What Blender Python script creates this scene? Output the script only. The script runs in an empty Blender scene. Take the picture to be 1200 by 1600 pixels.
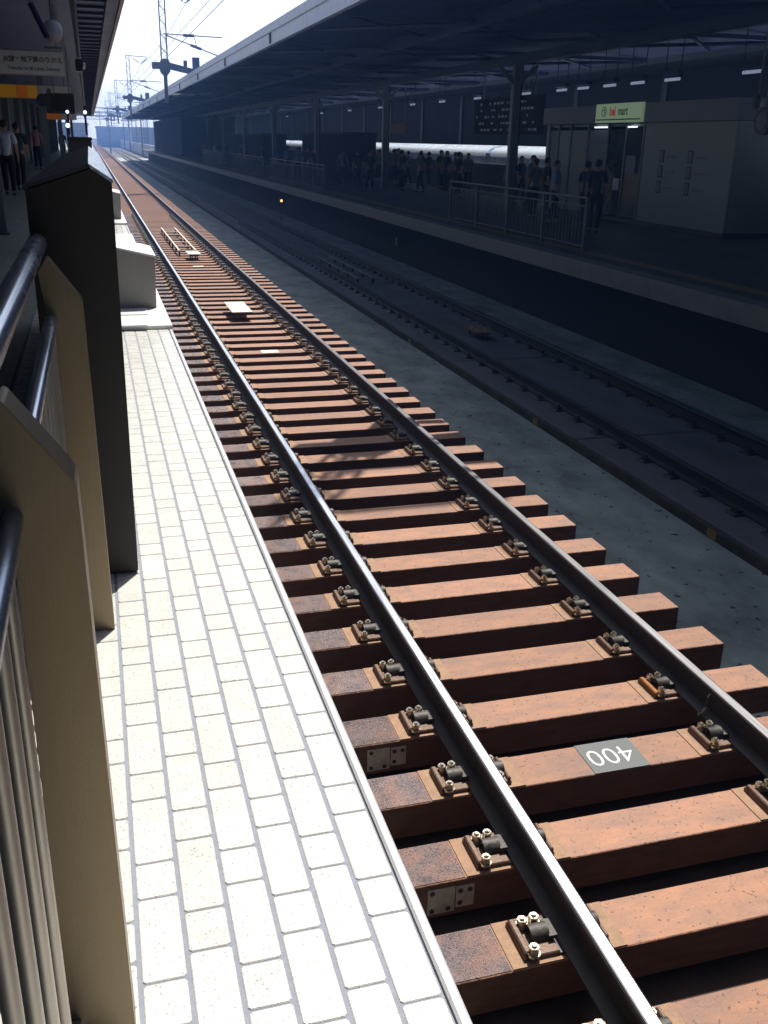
import bpy, bmesh, math, random
from mathutils import Vector, Matrix
random.seed(7)
S = bpy.context.scene
COL = S.collection
R = math.radians

HAZE = 0.0016
# ------------------------------------------------------------------ camera
CAM_Z = 2.801
yaw, pitch, roll = .28785, .36747, .02341
F = Vector((math.sin(yaw)*math.cos(pitch), math.cos(yaw)*math.cos(pitch), -math.sin(pitch)))
Rt = F.cross(Vector((0, 0, 1))).normalized(); Up = Rt.cross(F)
c_, s_ = math.cos(roll), math.sin(roll)
Rt2 = Rt*c_ + Up*s_; Up2 = Up*c_ - Rt*s_
cd = bpy.data.cameras.new('camera'); cam = bpy.data.objects.new('camera', cd); COL.objects.link(cam)
cam.matrix_world = Matrix(((Rt2.x, Up2.x, -F.x, 0), (Rt2.y, Up2.y, -F.y, 0), (Rt2.z, Up2.z, -F.z, CAM_Z), (0, 0, 0, 1)))
cd.sensor_fit = 'VERTICAL'; cd.sensor_height = 24; cd.sensor_width = 18; cd.lens = 24*1499.26/1600
cd.clip_start = .05; cd.clip_end = 4000
S.camera = cam

# ------------------------------------------------------------------ sky and sun
SUN_AZ, SUN_EL = R(31.5), R(61)
w = bpy.data.worlds.new('World'); S.world = w; w.use_nodes = True
wn = w.node_tree.nodes; bg = wn['Background']
sk = wn.new('ShaderNodeTexSky'); sk.sky_type = 'NISHITA'; sk.sun_disc = False
sk.sun_elevation = SUN_EL; sk.sun_rotation = SUN_AZ; sk.air_density = 1.0; sk.dust_density = 1.5; sk.ozone_density = 3.0
bg.inputs[1].default_value = .05
# thin bright cloud veil: strongest low in the sky and round the sun, built on the sky's own directions
WL = w.node_tree.links
def wmath(op, a, b=None, c=None):
    n = wn.new('ShaderNodeMath'); n.operation = op
    for i, q in enumerate((a, b, c)):
        if q is None: continue
        if isinstance(q, (int, float)): n.inputs[i].default_value = q
        else: WL.new(q, n.inputs[i])
    return n.outputs[0]
tc = wn.new('ShaderNodeTexCoord'); sx_ = wn.new('ShaderNodeSeparateXYZ'); WL.new(tc.outputs['Generated'], sx_.inputs[0])
low = wn.new('ShaderNodeMapRange'); low.interpolation_type = 'SMOOTHSTEP'; WL.new(sx_.outputs['Z'], low.inputs[0])
low.inputs[1].default_value = .12; low.inputs[2].default_value = .55; low.inputs[3].default_value = 1; low.inputs[4].default_value = .0
dsun = wn.new('ShaderNodeVectorMath'); dsun.operation = 'DOT_PRODUCT'; WL.new(tc.outputs['Generated'], dsun.inputs[0])
dsun.inputs[1].default_value = (math.sin(SUN_AZ)*math.cos(SUN_EL), math.cos(SUN_AZ)*math.cos(SUN_EL), math.sin(SUN_EL))
dclamp = wmath('MAXIMUM', dsun.outputs['Value'], 0.0)
aur = wmath('POWER', dclamp, 14.0)
side = wn.new('ShaderNodeMapRange'); side.interpolation_type = 'SMOOTHSTEP'; WL.new(sx_.outputs['Y'], side.inputs[0])
side.inputs[1].default_value = .2; side.inputs[2].default_value = .8; side.inputs[3].default_value = .03; side.inputs[4].default_value = 1
veil = wmath('ADD', wmath('MULTIPLY', wmath('MULTIPLY', low.outputs[0], side.outputs[0]), 1.0), wmath('MULTIPLY', aur, 1.6))
cn = wn.new('ShaderNodeTexNoise'); cn.inputs['Scale'].default_value = 3; cn.inputs['Detail'].default_value = 5; WL.new(tc.outputs['Generated'], cn.inputs['Vector'])
veil = wmath('MULTIPLY', veil, wmath('MULTIPLY_ADD', cn.outputs[0], .35, .85))
bg2 = wn.new('ShaderNodeBackground'); bg2.inputs[0].default_value = (.96, .98, 1, 1); WL.new(veil, bg2.inputs[1])
addn = wn.new('ShaderNodeAddShader'); WL.new(sk.outputs[0], bg.inputs[0]); WL.new(bg.outputs[0], addn.inputs[0]); WL.new(bg2.outputs[0], addn.inputs[1])
WL.new(addn.outputs[0], wn['World Output'].inputs[0])
sd = bpy.data.lights.new('sun', 'SUN'); sun = bpy.data.objects.new('sun', sd); COL.objects.link(sun)
sd.energy = 5.0; sd.angle = R(.5); sd.color = (1, .94, .85)
dv = Vector((math.sin(SUN_AZ)*math.cos(SUN_EL), math.cos(SUN_AZ)*math.cos(SUN_EL), math.sin(SUN_EL)))
sun.rotation_euler = dv.to_track_quat('Z', 'Y').to_euler()
vs = S.view_settings; vs.view_transform = 'Standard'; vs.look = 'None'; vs.gamma = 1; vs.exposure = .45

# ------------------------------------------------------------------ helpers
def tag(o, label=None, cat=None, group=None, kind=None):
    if label: o['label'] = label
    if cat: o['category'] = cat
    if group: o['group'] = group
    if kind: o['kind'] = kind
    return o

def thing(name, loc, label, cat, group=None, rz=0):
    o = bpy.data.objects.new(name, None); COL.objects.link(o)
    o.empty_display_size = .2; o.location = loc; o.rotation_euler = (0, 0, rz)
    return tag(o, label, cat, group)

def copy_tree(o, parent=None):
    c = o.copy(); COL.objects.link(c); c.parent = parent
    for ch in list(o.children):
        copy_tree(ch, c)
    return c

class MB:
    def __init__(s, off=(0, 0, 0)):
        s.v = []; s.f = []; s.o = Vector(off)
    def add(s, vs, fs):
        n = len(s.v); s.v += [tuple(Vector(p)-s.o) for p in vs]; s.f += [tuple(i+n for i in f) for f in fs]; return s
    def box(s, x0, x1, y0, y1, z0, z1, bev=0):
        if bev:
            return s.prism([(x0+bev, y0), (x1-bev, y0), (x1, y0+bev), (x1, y1-bev), (x1-bev, y1), (x0+bev, y1), (x0, y1-bev), (x0, y0+bev)], z0, z1, 'z')
        return s.add([(x0,y0,z0),(x1,y0,z0),(x1,y1,z0),(x0,y1,z0),(x0,y0,z1),(x1,y0,z1),(x1,y1,z1),(x0,y1,z1)],
                     [(0,3,2,1),(4,5,6,7),(0,1,5,4),(1,2,6,5),(2,3,7,6),(3,0,4,7)])
    def slab_bev(s, x0, x1, y0, y1, z0, z1, b):     # box with chamfered top edges
        return s.add([(x0,y0,z0),(x1,y0,z0),(x1,y1,z0),(x0,y1,z0),(x0,y0,z1-b),(x1,y0,z1-b),(x1,y1,z1-b),(x0,y1,z1-b),
                      (x0+b,y0+b,z1),(x1-b,y0+b,z1),(x1-b,y1-b,z1),(x0+b,y1-b,z1)],
                     [(0,3,2,1),(8,9,10,11),(0,1,5,4),(1,2,6,5),(2,3,7,6),(3,0,4,7),(4,5,9,8),(5,6,10,9),(6,7,11,10),(7,4,8,11)])
    def prism(s, poly, a, b, axis='y'):
        # poly of 2D points; axis 'y': (x,z) swept in y; 'z': (x,y) swept in z; 'x': (y,z) swept in x
        n = len(poly)
        def P(p, t):
            return {'y': (p[0], t, p[1]), 'z': (p[0], p[1], t), 'x': (t, p[0], p[1])}[axis]
        vs = [P(p, a) for p in poly] + [P(p, b) for p in poly]
        fs = [tuple(range(n)), tuple(range(2*n-1, n-1, -1))] + [(i, i+n, (i+1) % n+n, (i+1) % n) for i in range(n)]
        return s.add(vs, fs)
    def cyl(s, p, q, r, r2=None, n=12, cap=True):
        p = Vector(p); q = Vector(q); r2 = r if r2 is None else r2
        d = (q-p).normalized(); a = d.orthogonal().normalized(); b = d.cross(a)
        vs = []
        for c, rr in ((p, r), (q, r2)):
            for i in range(n):
                t = 2*math.pi*i/n; vs.append(c + a*math.cos(t)*rr + b*math.sin(t)*rr)
        fs = [(i, (i+1) % n, (i+1) % n+n, i+n) for i in range(n)]
        if cap: fs += [tuple(range(n-1, -1, -1)), tuple(range(n, 2*n))]
        return s.add(vs, fs)
    def ball(s, c, r, n=12, sz=1):
        c = Vector(c); vs = [c+Vector((0, 0, r*sz))]; m = n//2
        for j in range(1, m):
            ph = math.pi*j/m
            for i in range(n):
                t = 2*math.pi*i/n; vs.append(c+Vector((r*math.sin(ph)*math.cos(t), r*math.sin(ph)*math.sin(t), r*sz*math.cos(ph))))
        vs.append(c-Vector((0, 0, r*sz))); L = len(vs)-1
        fs = [(0, 1+i, 1+(i+1) % n) for i in range(n)]
        for j in range(m-2):
            for i in range(n):
                a = 1+j*n; fs.append((a+i, a+n+i, a+n+(i+1) % n, a+(i+1) % n))
        a = 1+(m-2)*n; fs += [(L, a+(i+1) % n, a+i) for i in range(n)]
        return s.add(vs, fs)
    def build(s, name, mat, parent=None, smooth=False, loc=None, bevel=0):
        me = bpy.data.meshes.new(name); me.from_pydata(s.v, [], s.f); me.validate()
        bm = bmesh.new(); bm.from_mesh(me)
        bmesh.ops.recalc_face_normals(bm, faces=bm.faces)
        if bevel:
            bmesh.ops.bevel(bm, geom=[e for e in bm.edges if len(e.link_faces) == 2 and e.calc_face_angle(0) > .5], offset=bevel, segments=2, affect='EDGES', clamp_overlap=True)
        bm.to_mesh(me); bm.free()
        if smooth:
            for p in me.polygons: p.use_smooth = True
            try: me.set_sharp_from_angle(angle=R(40))
            except Exception: pass
        me.materials.append(mat)
        o = bpy.data.objects.new(name, me); COL.objects.link(o)
        if parent: o.parent = parent
        if loc is not None: o.location = loc
        return o

def struct(name, mb, mat, **k):
    o = mb.build(name, mat, **k); o['kind'] = 'structure'; return o

def mat(name, col, rough=.6, metal=0, var=.25, scale=8, bump=0, bscale=60, col2=None, c2pos=(.5, .7), c2scale=3, stretch=None, spec=.5, emit=None, estr=0, speck=None, objvar=0):
    m = bpy.data.materials.new(name); m.use_nodes = True; nt = m.node_tree; N = nt.nodes; L = nt.links
    b = N['Principled BSDF']; b.inputs['Roughness'].default_value = rough; b.inputs['Metallic'].default_value = metal
    b.inputs['Specular IOR Level'].default_value = spec
    g = N.new('ShaderNodeNewGeometry'); src = g.outputs['Position']
    if stretch:
        mp = N.new('ShaderNodeMapping'); mp.inputs['Scale'].default_value = stretch; L.new(src, mp.inputs[0]); src = mp.outputs[0]
    nz = N.new('ShaderNodeTexNoise'); nz.inputs['Scale'].default_value = scale; nz.inputs['Detail'].default_value = 5; nz.inputs['Roughness'].default_value = .65
    L.new(src, nz.inputs['Vector'])
    mr = N.new('ShaderNodeMapRange'); mr.inputs[1].default_value = .3; mr.inputs[2].default_value = .7
    mr.inputs[3].default_value = 1-var; mr.inputs[4].default_value = 1+var; L.new(nz.outputs[0], mr.inputs[0])
    base = N.new('ShaderNodeRGB'); base.outputs[0].default_value = (*col, 1); out = base.outputs[0]
    if col2:
        n2 = N.new('ShaderNodeTexNoise'); n2.inputs['Scale'].default_value = c2scale; n2.inputs['Detail'].default_value = 6; n2.inputs['Roughness'].default_value = .7
        L.new(src, n2.inputs['Vector'])
        r2 = N.new('ShaderNodeMapRange'); r2.inputs[1].default_value = c2pos[0]; r2.inputs[2].default_value = c2pos[1]; L.new(n2.outputs[0], r2.inputs[0])
        mx = N.new('ShaderNodeMix'); mx.data_type = 'RGBA'; L.new(r2.outputs[0], mx.inputs[0]); L.new(out, mx.inputs[6]); mx.inputs[7].default_value = (*col2, 1); out = mx.outputs[2]
    if speck:
        sc, th, sc_col = speck
        n3 = N.new('ShaderNodeTexNoise'); n3.inputs['Scale'].default_value = sc; n3.inputs['Detail'].default_value = 2; L.new(g.outputs['Position'], n3.inputs['Vector'])
        r3 = N.new('ShaderNodeMapRange'); r3.inputs[1].default_value = th; r3.inputs[2].default_value = th+.03; L.new(n3.outputs[0], r3.inputs[0])
        mx = N.new('ShaderNodeMix'); mx.data_type = 'RGBA'; L.new(r3.outputs[0], mx.inputs[0]); L.new(out, mx.inputs[6]); mx.inputs[7].default_value = (*sc_col, 1); out = mx.outputs[2]
    vm = N.new('ShaderNodeVectorMath'); vm.operation = 'SCALE'; L.new(out, vm.inputs[0]); L.new(mr.outputs[0], vm.inputs['Scale'])
    if objvar:
        oi = N.new('ShaderNodeObjectInfo'); ov = N.new('ShaderNodeMapRange'); ov.inputs[3].default_value = 1-objvar; ov.inputs[4].default_value = 1+objvar; L.new(oi.outputs['Random'], ov.inputs[0])
        v2 = N.new('ShaderNodeVectorMath'); v2.operation = 'SCALE'; L.new(vm.outputs[0], v2.inputs[0]); L.new(ov.outputs[0], v2.inputs['Scale']); vm = v2
    L.new(vm.outputs[0], b.inputs['Base Color'])
    rr = N.new('ShaderNodeMapRange'); rr.inputs[1].default_value = .3; rr.inputs[2].default_value = .7
    rr.inputs[3].default_value = max(.03, rough-.08); rr.inputs[4].default_value = min(1, rough+.08); L.new(nz.outputs[0], rr.inputs[0]); L.new(rr.outputs[0], b.inputs['Roughness'])
    if bump:
        nb = N.new('ShaderNodeTexNoise'); nb.inputs['Scale'].default_value = bscale; nb.inputs['Detail'].default_value = 4; L.new(src, nb.inputs['Vector'])
        bp = N.new('ShaderNodeBump'); bp.inputs['Strength'].default_value = bump; bp.inputs['Distance'].default_value = .01; L.new(nb.outputs[0], bp.inputs['Height']); L.new(bp.outputs[0], b.inputs['Normal'])
    if emit:
        b.inputs['Emission Color'].default_value = (*emit, 1); b.inputs['Emission Strength'].default_value = estr
    return m

def lettering(body, size, mat_, parent, loc, rot, name='lettering', bold=0, sx=1, shear=0, extr=.002, align='CENTER'):
    cu = bpy.data.curves.new('lettering', 'FONT'); cu.body = body; cu.size = size; cu.align_x = align; cu.align_y = 'CENTER'
    cu.offset = bold; cu.extrude = extr; cu.shear = shear; cu.resolution_u = 3
    t = bpy.data.objects.new('tmp', cu); COL.objects.link(t)
    bpy.context.view_layer.update()
    dg = bpy.context.evaluated_depsgraph_get(); me = bpy.data.meshes.new_from_object(t.evaluated_get(dg))
    bpy.data.objects.remove(t)
    me.name = name; me.materials.clear(); me.materials.append(mat_)
    o = bpy.data.objects.new(name, me); COL.objects.link(o); o.parent = parent; o.location = loc; o.rotation_euler = rot; o.scale = (sx, 1, 1)
    return o

# ------------------------------------------------------------------ materials
M = {}
M['tile'] = mat('platform_tile', (.56, .558, .53), .30, var=.04, scale=14, col2=(.49, .48, .45), c2pos=(.60, .80), c2scale=2.4, bump=.12, bscale=220, speck=(210, .645, (.20, .19, .20)))
M['grout'] = mat('grout', (.23, .25, .30), .9, var=.12, scale=40, bump=.2)
M['nosing'] = mat('nosing', (.70, .71, .74), .25, metal=.3, var=.06)
M['plat_wall'] = mat('platform_wall', (.16, .15, .14), .9, var=.4, scale=2)
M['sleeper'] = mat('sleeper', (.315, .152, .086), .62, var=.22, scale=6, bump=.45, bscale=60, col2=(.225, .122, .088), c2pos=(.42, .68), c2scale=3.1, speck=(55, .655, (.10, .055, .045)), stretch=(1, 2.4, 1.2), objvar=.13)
M['sleeper_side_shade'] = mat('sleeper_side_shade', (.135, .068, .040), .8, var=.3, scale=8, bump=.5, bscale=60, stretch=(1, 1, 4), objvar=.15)
M['sleeper_end'] = mat('sleeper_grey_end', (.165, .130, .135), .30, objvar=.25, var=.3, scale=12, bump=.9, bscale=170, col2=(.20, .118, .095), c2pos=(.42, .62), c2scale=6, speck=(95, .62, (.08, .05, .05)))
M['pad'] = mat('mortar_pad', (.30, .178, .104), .75, var=.25, scale=30, bump=.4, bscale=90, col2=(.26, .16, .10), c2pos=(.5, .7), c2scale=14)
M['plate'] = mat('fastener_plate', (.13, .075, .05), .55, metal=.2, var=.35, scale=40, bump=.3)
M['plate_orange'] = mat('fastener_plate_orange', (.42, .16, .03), .6, var=.3, scale=40, bump=.3)
M['spring'] = mat('spring_steel', (.062, .056, .05), .58, metal=.3, var=.4, scale=40, bump=.3)
M['bolt'] = mat('bolt_steel', (.62, .56, .44), .22, metal=1, var=.2, scale=80)
M['rail_side'] = mat('rail_side', (.042, .032, .032), .6, metal=.1, var=.3, scale=6, bump=.3, bscale=80)
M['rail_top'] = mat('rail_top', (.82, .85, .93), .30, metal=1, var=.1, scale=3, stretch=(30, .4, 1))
M['rail_dim_reflection'] = mat('rail_top_dim_reflection', (.25, .25, .26), .40, metal=.8, var=.15, scale=3, stretch=(30, .4, 1))  # darker copy of the rail top, for the dark canopy it mirrors
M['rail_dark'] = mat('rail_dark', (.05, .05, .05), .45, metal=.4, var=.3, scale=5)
M['bed'] = mat('bed', (.045, .028, .02), .9, var=.4, scale=4, bump=.5, bscale=30)
M['floor'] = mat('track_floor', (.36, .40, .36), .7, var=.45, scale=1.7, bump=.5, bscale=26, col2=(.36, .36, .33), c2pos=(.56, .74), c2scale=1.5, stretch=(1, .6, 1), speck=(9, .66, (.08, .085, .08)))
M['slab'] = mat('track_slab', (.17, .165, .175), .8, var=.25, scale=2, bump=.2, bscale=30, stretch=(1, .3, 1))
M['slab_side'] = mat('slab_side', (.075, .06, .035), .9, var=.5, scale=4)
M['yellow'] = mat('yellow_paint', (.32, .23, .03), .6, var=.2)
M['steel'] = mat('brushed_steel', (.235, .188, .125), .40, metal=.85, var=.10, scale=9, stretch=(30, 30, 1), bump=.08, bscale=60)
M['steel_edge'] = mat('post_edge', (.30, .27, .24), .35, metal=.9, var=.1)
M['tube'] = mat('handrail_tube', (.44, .49, .60), .26, metal=.95, var=.04, scale=1.5)
M['baluster'] = mat('baluster_steel', (.50, .46, .40), .45, metal=.8, var=.03, scale=2)
M['gate_dark'] = mat('barrier_front', (.026, .023, .020), .5, metal=.1, var=.15, scale=6, stretch=(20, 20, 1))
M['gate_top'] = mat('barrier_top', (.50, .55, .62), .22, metal=.6, var=.35, scale=22, bump=.5, bscale=45)
M['cabinet'] = mat('cabinet_grey', (.31, .30, .27), .5, var=.06, scale=5, stretch=(12, 12, .6))
M['cab_top'] = mat('cabinet_top', (.72, .74, .78), .35, var=.08)
M['white_plate'] = mat('white_plate', (.72, .72, .68), .35, var=.08, scale=4, col2=(.55, .58, .56), c2pos=(.5, .6), c2scale=2)
M['cream'] = mat('cream_panel', (.75, .70, .58), .5, var=.08, scale=9, speck=(20, .66, (.42, .38, .30)))
M['dark_metal'] = mat('dark_metal', (.05, .055, .07), .45, metal=.5, var=.2)
M['blue_metal'] = mat('mast_paint', (.27, .31, .40), .45, metal=.3, var=.15, scale=4)
M['fascia'] = mat('fascia', (.40, .48, .66), .5, var=.14, scale=2.2, stretch=(1, 3, 1), col2=(.30, .33, .42), c2pos=(.5, .7), c2scale=1.4)
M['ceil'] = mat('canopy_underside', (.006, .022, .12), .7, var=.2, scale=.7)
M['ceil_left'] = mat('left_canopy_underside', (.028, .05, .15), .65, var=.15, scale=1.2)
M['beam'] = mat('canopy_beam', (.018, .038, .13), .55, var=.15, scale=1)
M['roof'] = mat('roof_sheet', (.35, .36, .38), .6, var=.1)
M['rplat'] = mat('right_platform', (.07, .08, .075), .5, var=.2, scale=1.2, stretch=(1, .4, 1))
M['tactile'] = mat('tactile_strip', (.30, .22, .09), .6, var=.2)
M['column_left'] = mat('left_column_paint', (.13, .17, .20), .5, var=.1, scale=2)
M['column'] = mat('column_paint', (.20, .22, .23), .5, var=.1, scale=2)
M['kiosk'] = mat('kiosk_wall', (.30, .34, .30), .5, var=.07, scale=2)
M['kiosk_band'] = mat('kiosk_band', (.19, .22, .26), .5, var=.08, scale=2)
M['glass'] = mat('dark_glass', (.03, .04, .04), .08, var=.1)
M['ink'] = mat('ink', (.05, .055, .09), .6, var=.05)
M['sign_white'] = mat('sign_white', (.62, .64, .66), .45, var=.05, scale=3)
M['sign_lit'] = mat('sign_lit', (.55, .66, .50), .4, var=.05, emit=(.42, .62, .34), estr=.16)
M['red'] = mat('red_letter', (.62, .07, .03), .5, var=.05, emit=(.6, .06, .03), estr=.16)
M['green'] = mat('green_letter', (.03, .16, .10), .5, var=.05)
M['sign_yellow'] = mat('sign_yellow', (.78, .42, .03), .5, var=.05, emit=(.8, .38, .02), estr=.05)
M['sign_orange'] = mat('sign_orange', (.78, .24, .03), .5, var=.05, emit=(.8, .2, .02), estr=.05)
M['tubelight'] = mat('tube_light', (.8, .8, .8), .5, emit=(.75, .85, 1), estr=1.3)
M['tubelight_dim'] = mat('tube_light_dim', (.8, .8, .8), .5, emit=(.6, .7, 1), estr=.2)
M['amber'] = mat('amber_lamp', (.8, .4, .1), .5, emit=(1, .45, .12), estr=2.2)
M['train'] = mat('train_body', (.66, .76, .90), .25, var=.03, scale=1)
M['train_blue'] = mat('train_blue', (.03, .08, .32), .3, var=.05)
M['skin'] = mat('skin', (.45, .27, .19), .5, var=.05)
M['hair'] = mat('hair', (.015, .013, .013), .5, var=.2)
M['shirt_white'] = mat('shirt_white', (.62, .68, .80), .8, var=.06, scale=9, bump=.3, bscale=14)
M['shirt_pink'] = mat('shirt_pink', (.55, .26, .30), .8, var=.06, scale=9, bump=.3, bscale=14)
M['shirt_blue'] = mat('shirt_blue', (.22, .32, .50), .8, var=.06, scale=9)
M['shirt_dark'] = mat('shirt_dark', (.035, .038, .055), .8, var=.2, scale=9)
M['shirt_grey'] = mat('shirt_grey', (.18, .19, .20), .8, var=.1, scale=9)
M['trouser'] = mat('trouser', (.02, .022, .035), .8, var=.2, scale=9)
M['shoe'] = mat('shoe', (.012, .011, .011), .35)
M['wall_left'] = mat('left_wall', (.10, .14, .17), .6, var=.12, scale=1)
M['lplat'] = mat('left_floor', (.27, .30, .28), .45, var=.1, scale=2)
M['facade'] = mat('facade_haze_pale', (.62, .68, .80), .7, var=.12, scale=.2)  # paled and blued to carry the distance haze
M['facade2'] = mat('facade_haze_blue', (.50, .58, .74), .6, var=.15, scale=.15)  # blue tint puts the far haze into the colour
M['facade_dark'] = mat('far_hall', (.008, .011, .022), .8, var=.3, scale=.4)
M['paint_grey'] = mat('patch_paint', (.085, .098, .10), .6, var=.15, scale=20, bump=.2)
M['paint_white'] = mat('white_paint', (.55, .56, .52), .6, var=.3, scale=60)
M['label_plate'] = mat('steel_label_plate', (.52, .50, .44), .45, metal=.3, var=.2, scale=30)

# ------------------------------------------------------------------ ground and track beds
struct('ground', MB().box(-600, 600, -60, 1600, -1.35, -1.05), mat('far_ground', (.16, .15, .14), .9, var=.2, scale=.3))
struct('track_floor', MB().box(.5, 11.5, -75, 200, -1.05, -1.0), M['floor'])
struct('track_bed', MB().box(1.12, 3.62, -6, 200, -1.0, -.42), M['bed'])
sl = MB()
y = -3.75
while y < 200:
    sl.slab_bev(5.97, 8.53, y, y+4.92, -1.0, -.85, .012); y += 4.97
struct('track_slab', sl, M['slab'])
struct('slab_grout_strip', MB().box(5.93, 5.968, -6, 200, -1.0, -.895), M['slab_side'])

# yellow marks painted on the slab side: thin painted pieces
for i, (yy, ln) in enumerate(((12.3, .14), (7.87, .16), (18.4, .15))):
    o = MB().box(5.925, 5.93, yy, yy+ln, -.985, -.90).build('paint_mark', M['yellow'])
    tag(o, ['small yellow paint mark on slab side, second nearest of three', 'small yellow paint mark on slab side, nearest of three', 'small yellow paint mark on slab side, farthest of three'][i], 'paint mark', 'yellow marks on the slab side')

# ------------------------------------------------------------------ rails
def rail_profile(x, zt):
    h = .174
    P = [(-.072, -h), (.072, -h), (.072, -h+.012), (.014, -h+.032), (.0085, -h+.07), (.0085, -.05), (.030, -.036), (.0325, -.010), (.027, -.002)]
    P += [(.012, 0), (-.012, 0), (-.027, -.002), (-.0325, -.010), (-.030, -.036), (-.0085, -.05), (-.0085, -h+.07), (-.014, -h+.032), (-.072, -h+.012)]
    return [(x+a, zt+b) for a, b in P]
def rail(x, zt, mt, label, side=None):
    root = thing('rail', (x, 0, zt), label, 'rail', 'running rails')
    o = MB((x, 0, zt)).prism(rail_profile(x, zt), -5, 420).build('rail_body', side or M['rail_side'], root, smooth=True)
    # running surface: polished band proud of the head
    P = [(x-.026, zt-.0015), (x-.020, zt+.0014), (x+.020, zt+.0014), (x+.026, zt-.0015), (x+.020, zt-.003), (x-.020, zt-.003)]
    MB((x, 0, zt)).prism(P, -5, 420).build('running_surface', mt, root)
    return root
X1, X2 = 1.626, 3.126
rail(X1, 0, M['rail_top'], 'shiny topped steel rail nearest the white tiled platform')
rail(X2, 0, M['rail_dim_reflection'], 'steel rail with a dark reflection coloured into its top, on the far ends of the brown sleepers')
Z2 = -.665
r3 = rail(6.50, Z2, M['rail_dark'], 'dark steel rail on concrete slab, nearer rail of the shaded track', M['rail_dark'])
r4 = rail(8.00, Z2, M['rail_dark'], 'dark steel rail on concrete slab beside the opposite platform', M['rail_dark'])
for rr_ in (r3, r4):
    fm = None
    for k in range(70):
        yy = 3.2+.625*k
        if fm is None:
            mb = MB(); mb.slab_bev(-.20, .20, -.09, .09, -.185, -.160, .01)
            for sx in (-1, 1):
                mb.box(min(sx*.078, sx*.15), max(sx*.078, sx*.15), -.05, .05, -.160, -.135); mb.cyl((sx*.115, 0, -.135), (sx*.115, 0, -.10), .018, n=6)
            fm = mb.build('rail_fastener', M['rail_dark'], rr_); fm.location = (0, yy, 0)
        else:
            c = fm.copy(); COL.objects.link(c); c.parent = rr_; c.location = (0, yy, 0)

# bond wire hooked on the right rail
cb = MB()
pts = [(3.108, 3.95, -.03), (3.085, 3.945, -.06), (3.08, 3.94, -.12), (3.055, 3.935, -.15), (3.02, 3.93, -.155)]
for a, b in zip(pts, pts[1:]): cb.cyl(a, b, .006, n=6)
tag(cb.build('bond_wire', M['bolt'], smooth=True), 'thin tan wire hooked down from the dim topped rail near the number 400', 'wire')

# ------------------------------------------------------------------ sleepers
PITCH = .5285; Y0 = 2.690
SL_G = 'brown sleepers under the near track'
class SleeperMesh:
    def build(s_, name, m_, parent=None):
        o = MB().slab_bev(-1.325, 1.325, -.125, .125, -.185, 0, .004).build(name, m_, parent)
        o.data.materials.append(M['sleeper_side_shade'])       # darker side colour that deepens the shade on these faces
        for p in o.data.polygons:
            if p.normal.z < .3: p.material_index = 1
        return o
def sleeper_mesh(): return SleeperMesh()
CX = 2.385
def fastener(mats, far=False, flip=1):
    """one side of a rail: plate, leaf spring; bolts separate when near; origin at rail centre on sleeper top"""
    mb = MB()
    s = flip    # -1: left of the rail, +1: right
    def bx(a, b, *r): mb.box(min(s*a, s*b), max(s*a, s*b), *r)
    e = .228 if s < 0 else .142
    mb.slab_bev(min(s*.075, s*e), max(s*.075, s*e), -.098, .098, .003, .022, .004)
    return mb
def spring(flip):
    mb = MB(); s = flip
    n = 8; P = []
    for i in range(n+1):
        t = math.pi*i/n; P.append((-.040*math.cos(t), .030+.040*math.sin(t)))
    P += [(.034, .030), (0, .058), (-.034, .030)]
    a, b = (s*.095, s*.172) if s < 0 else (s*.078, s*.128)
    mb.prism(P, min(a, b), max(a, b), 'x')
    mb.box(min(s*.066, s*.10), max(s*.066, s*.10), -.045, .045, .032, .050)
    return mb
def ridge(flip):
    s = flip; mb = MB()
    a, b = (.198, .224) if s < 0 else (.124, .140)
    mb.slab_bev(min(s*a, s*b), max(s*a, s*b), -.09, .09, .022, .040, .005)
    return mb
def bolt_mb():
    mb = MB(); mb.cyl((0, 0, .020), (0, 0, .034), .027, n=14); mb.cyl((0, 0, .034), (0, 0, .064), .0215, n=6)
    mb.cyl((0, 0, .064), (0, 0, .074), .012, .010, n=10); return mb
protos = {}
BL = {-1: ((.178, .054), (.188, -.090), (.124, .060)), 1: ((.084, .058), (.084, -.080))}
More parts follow.
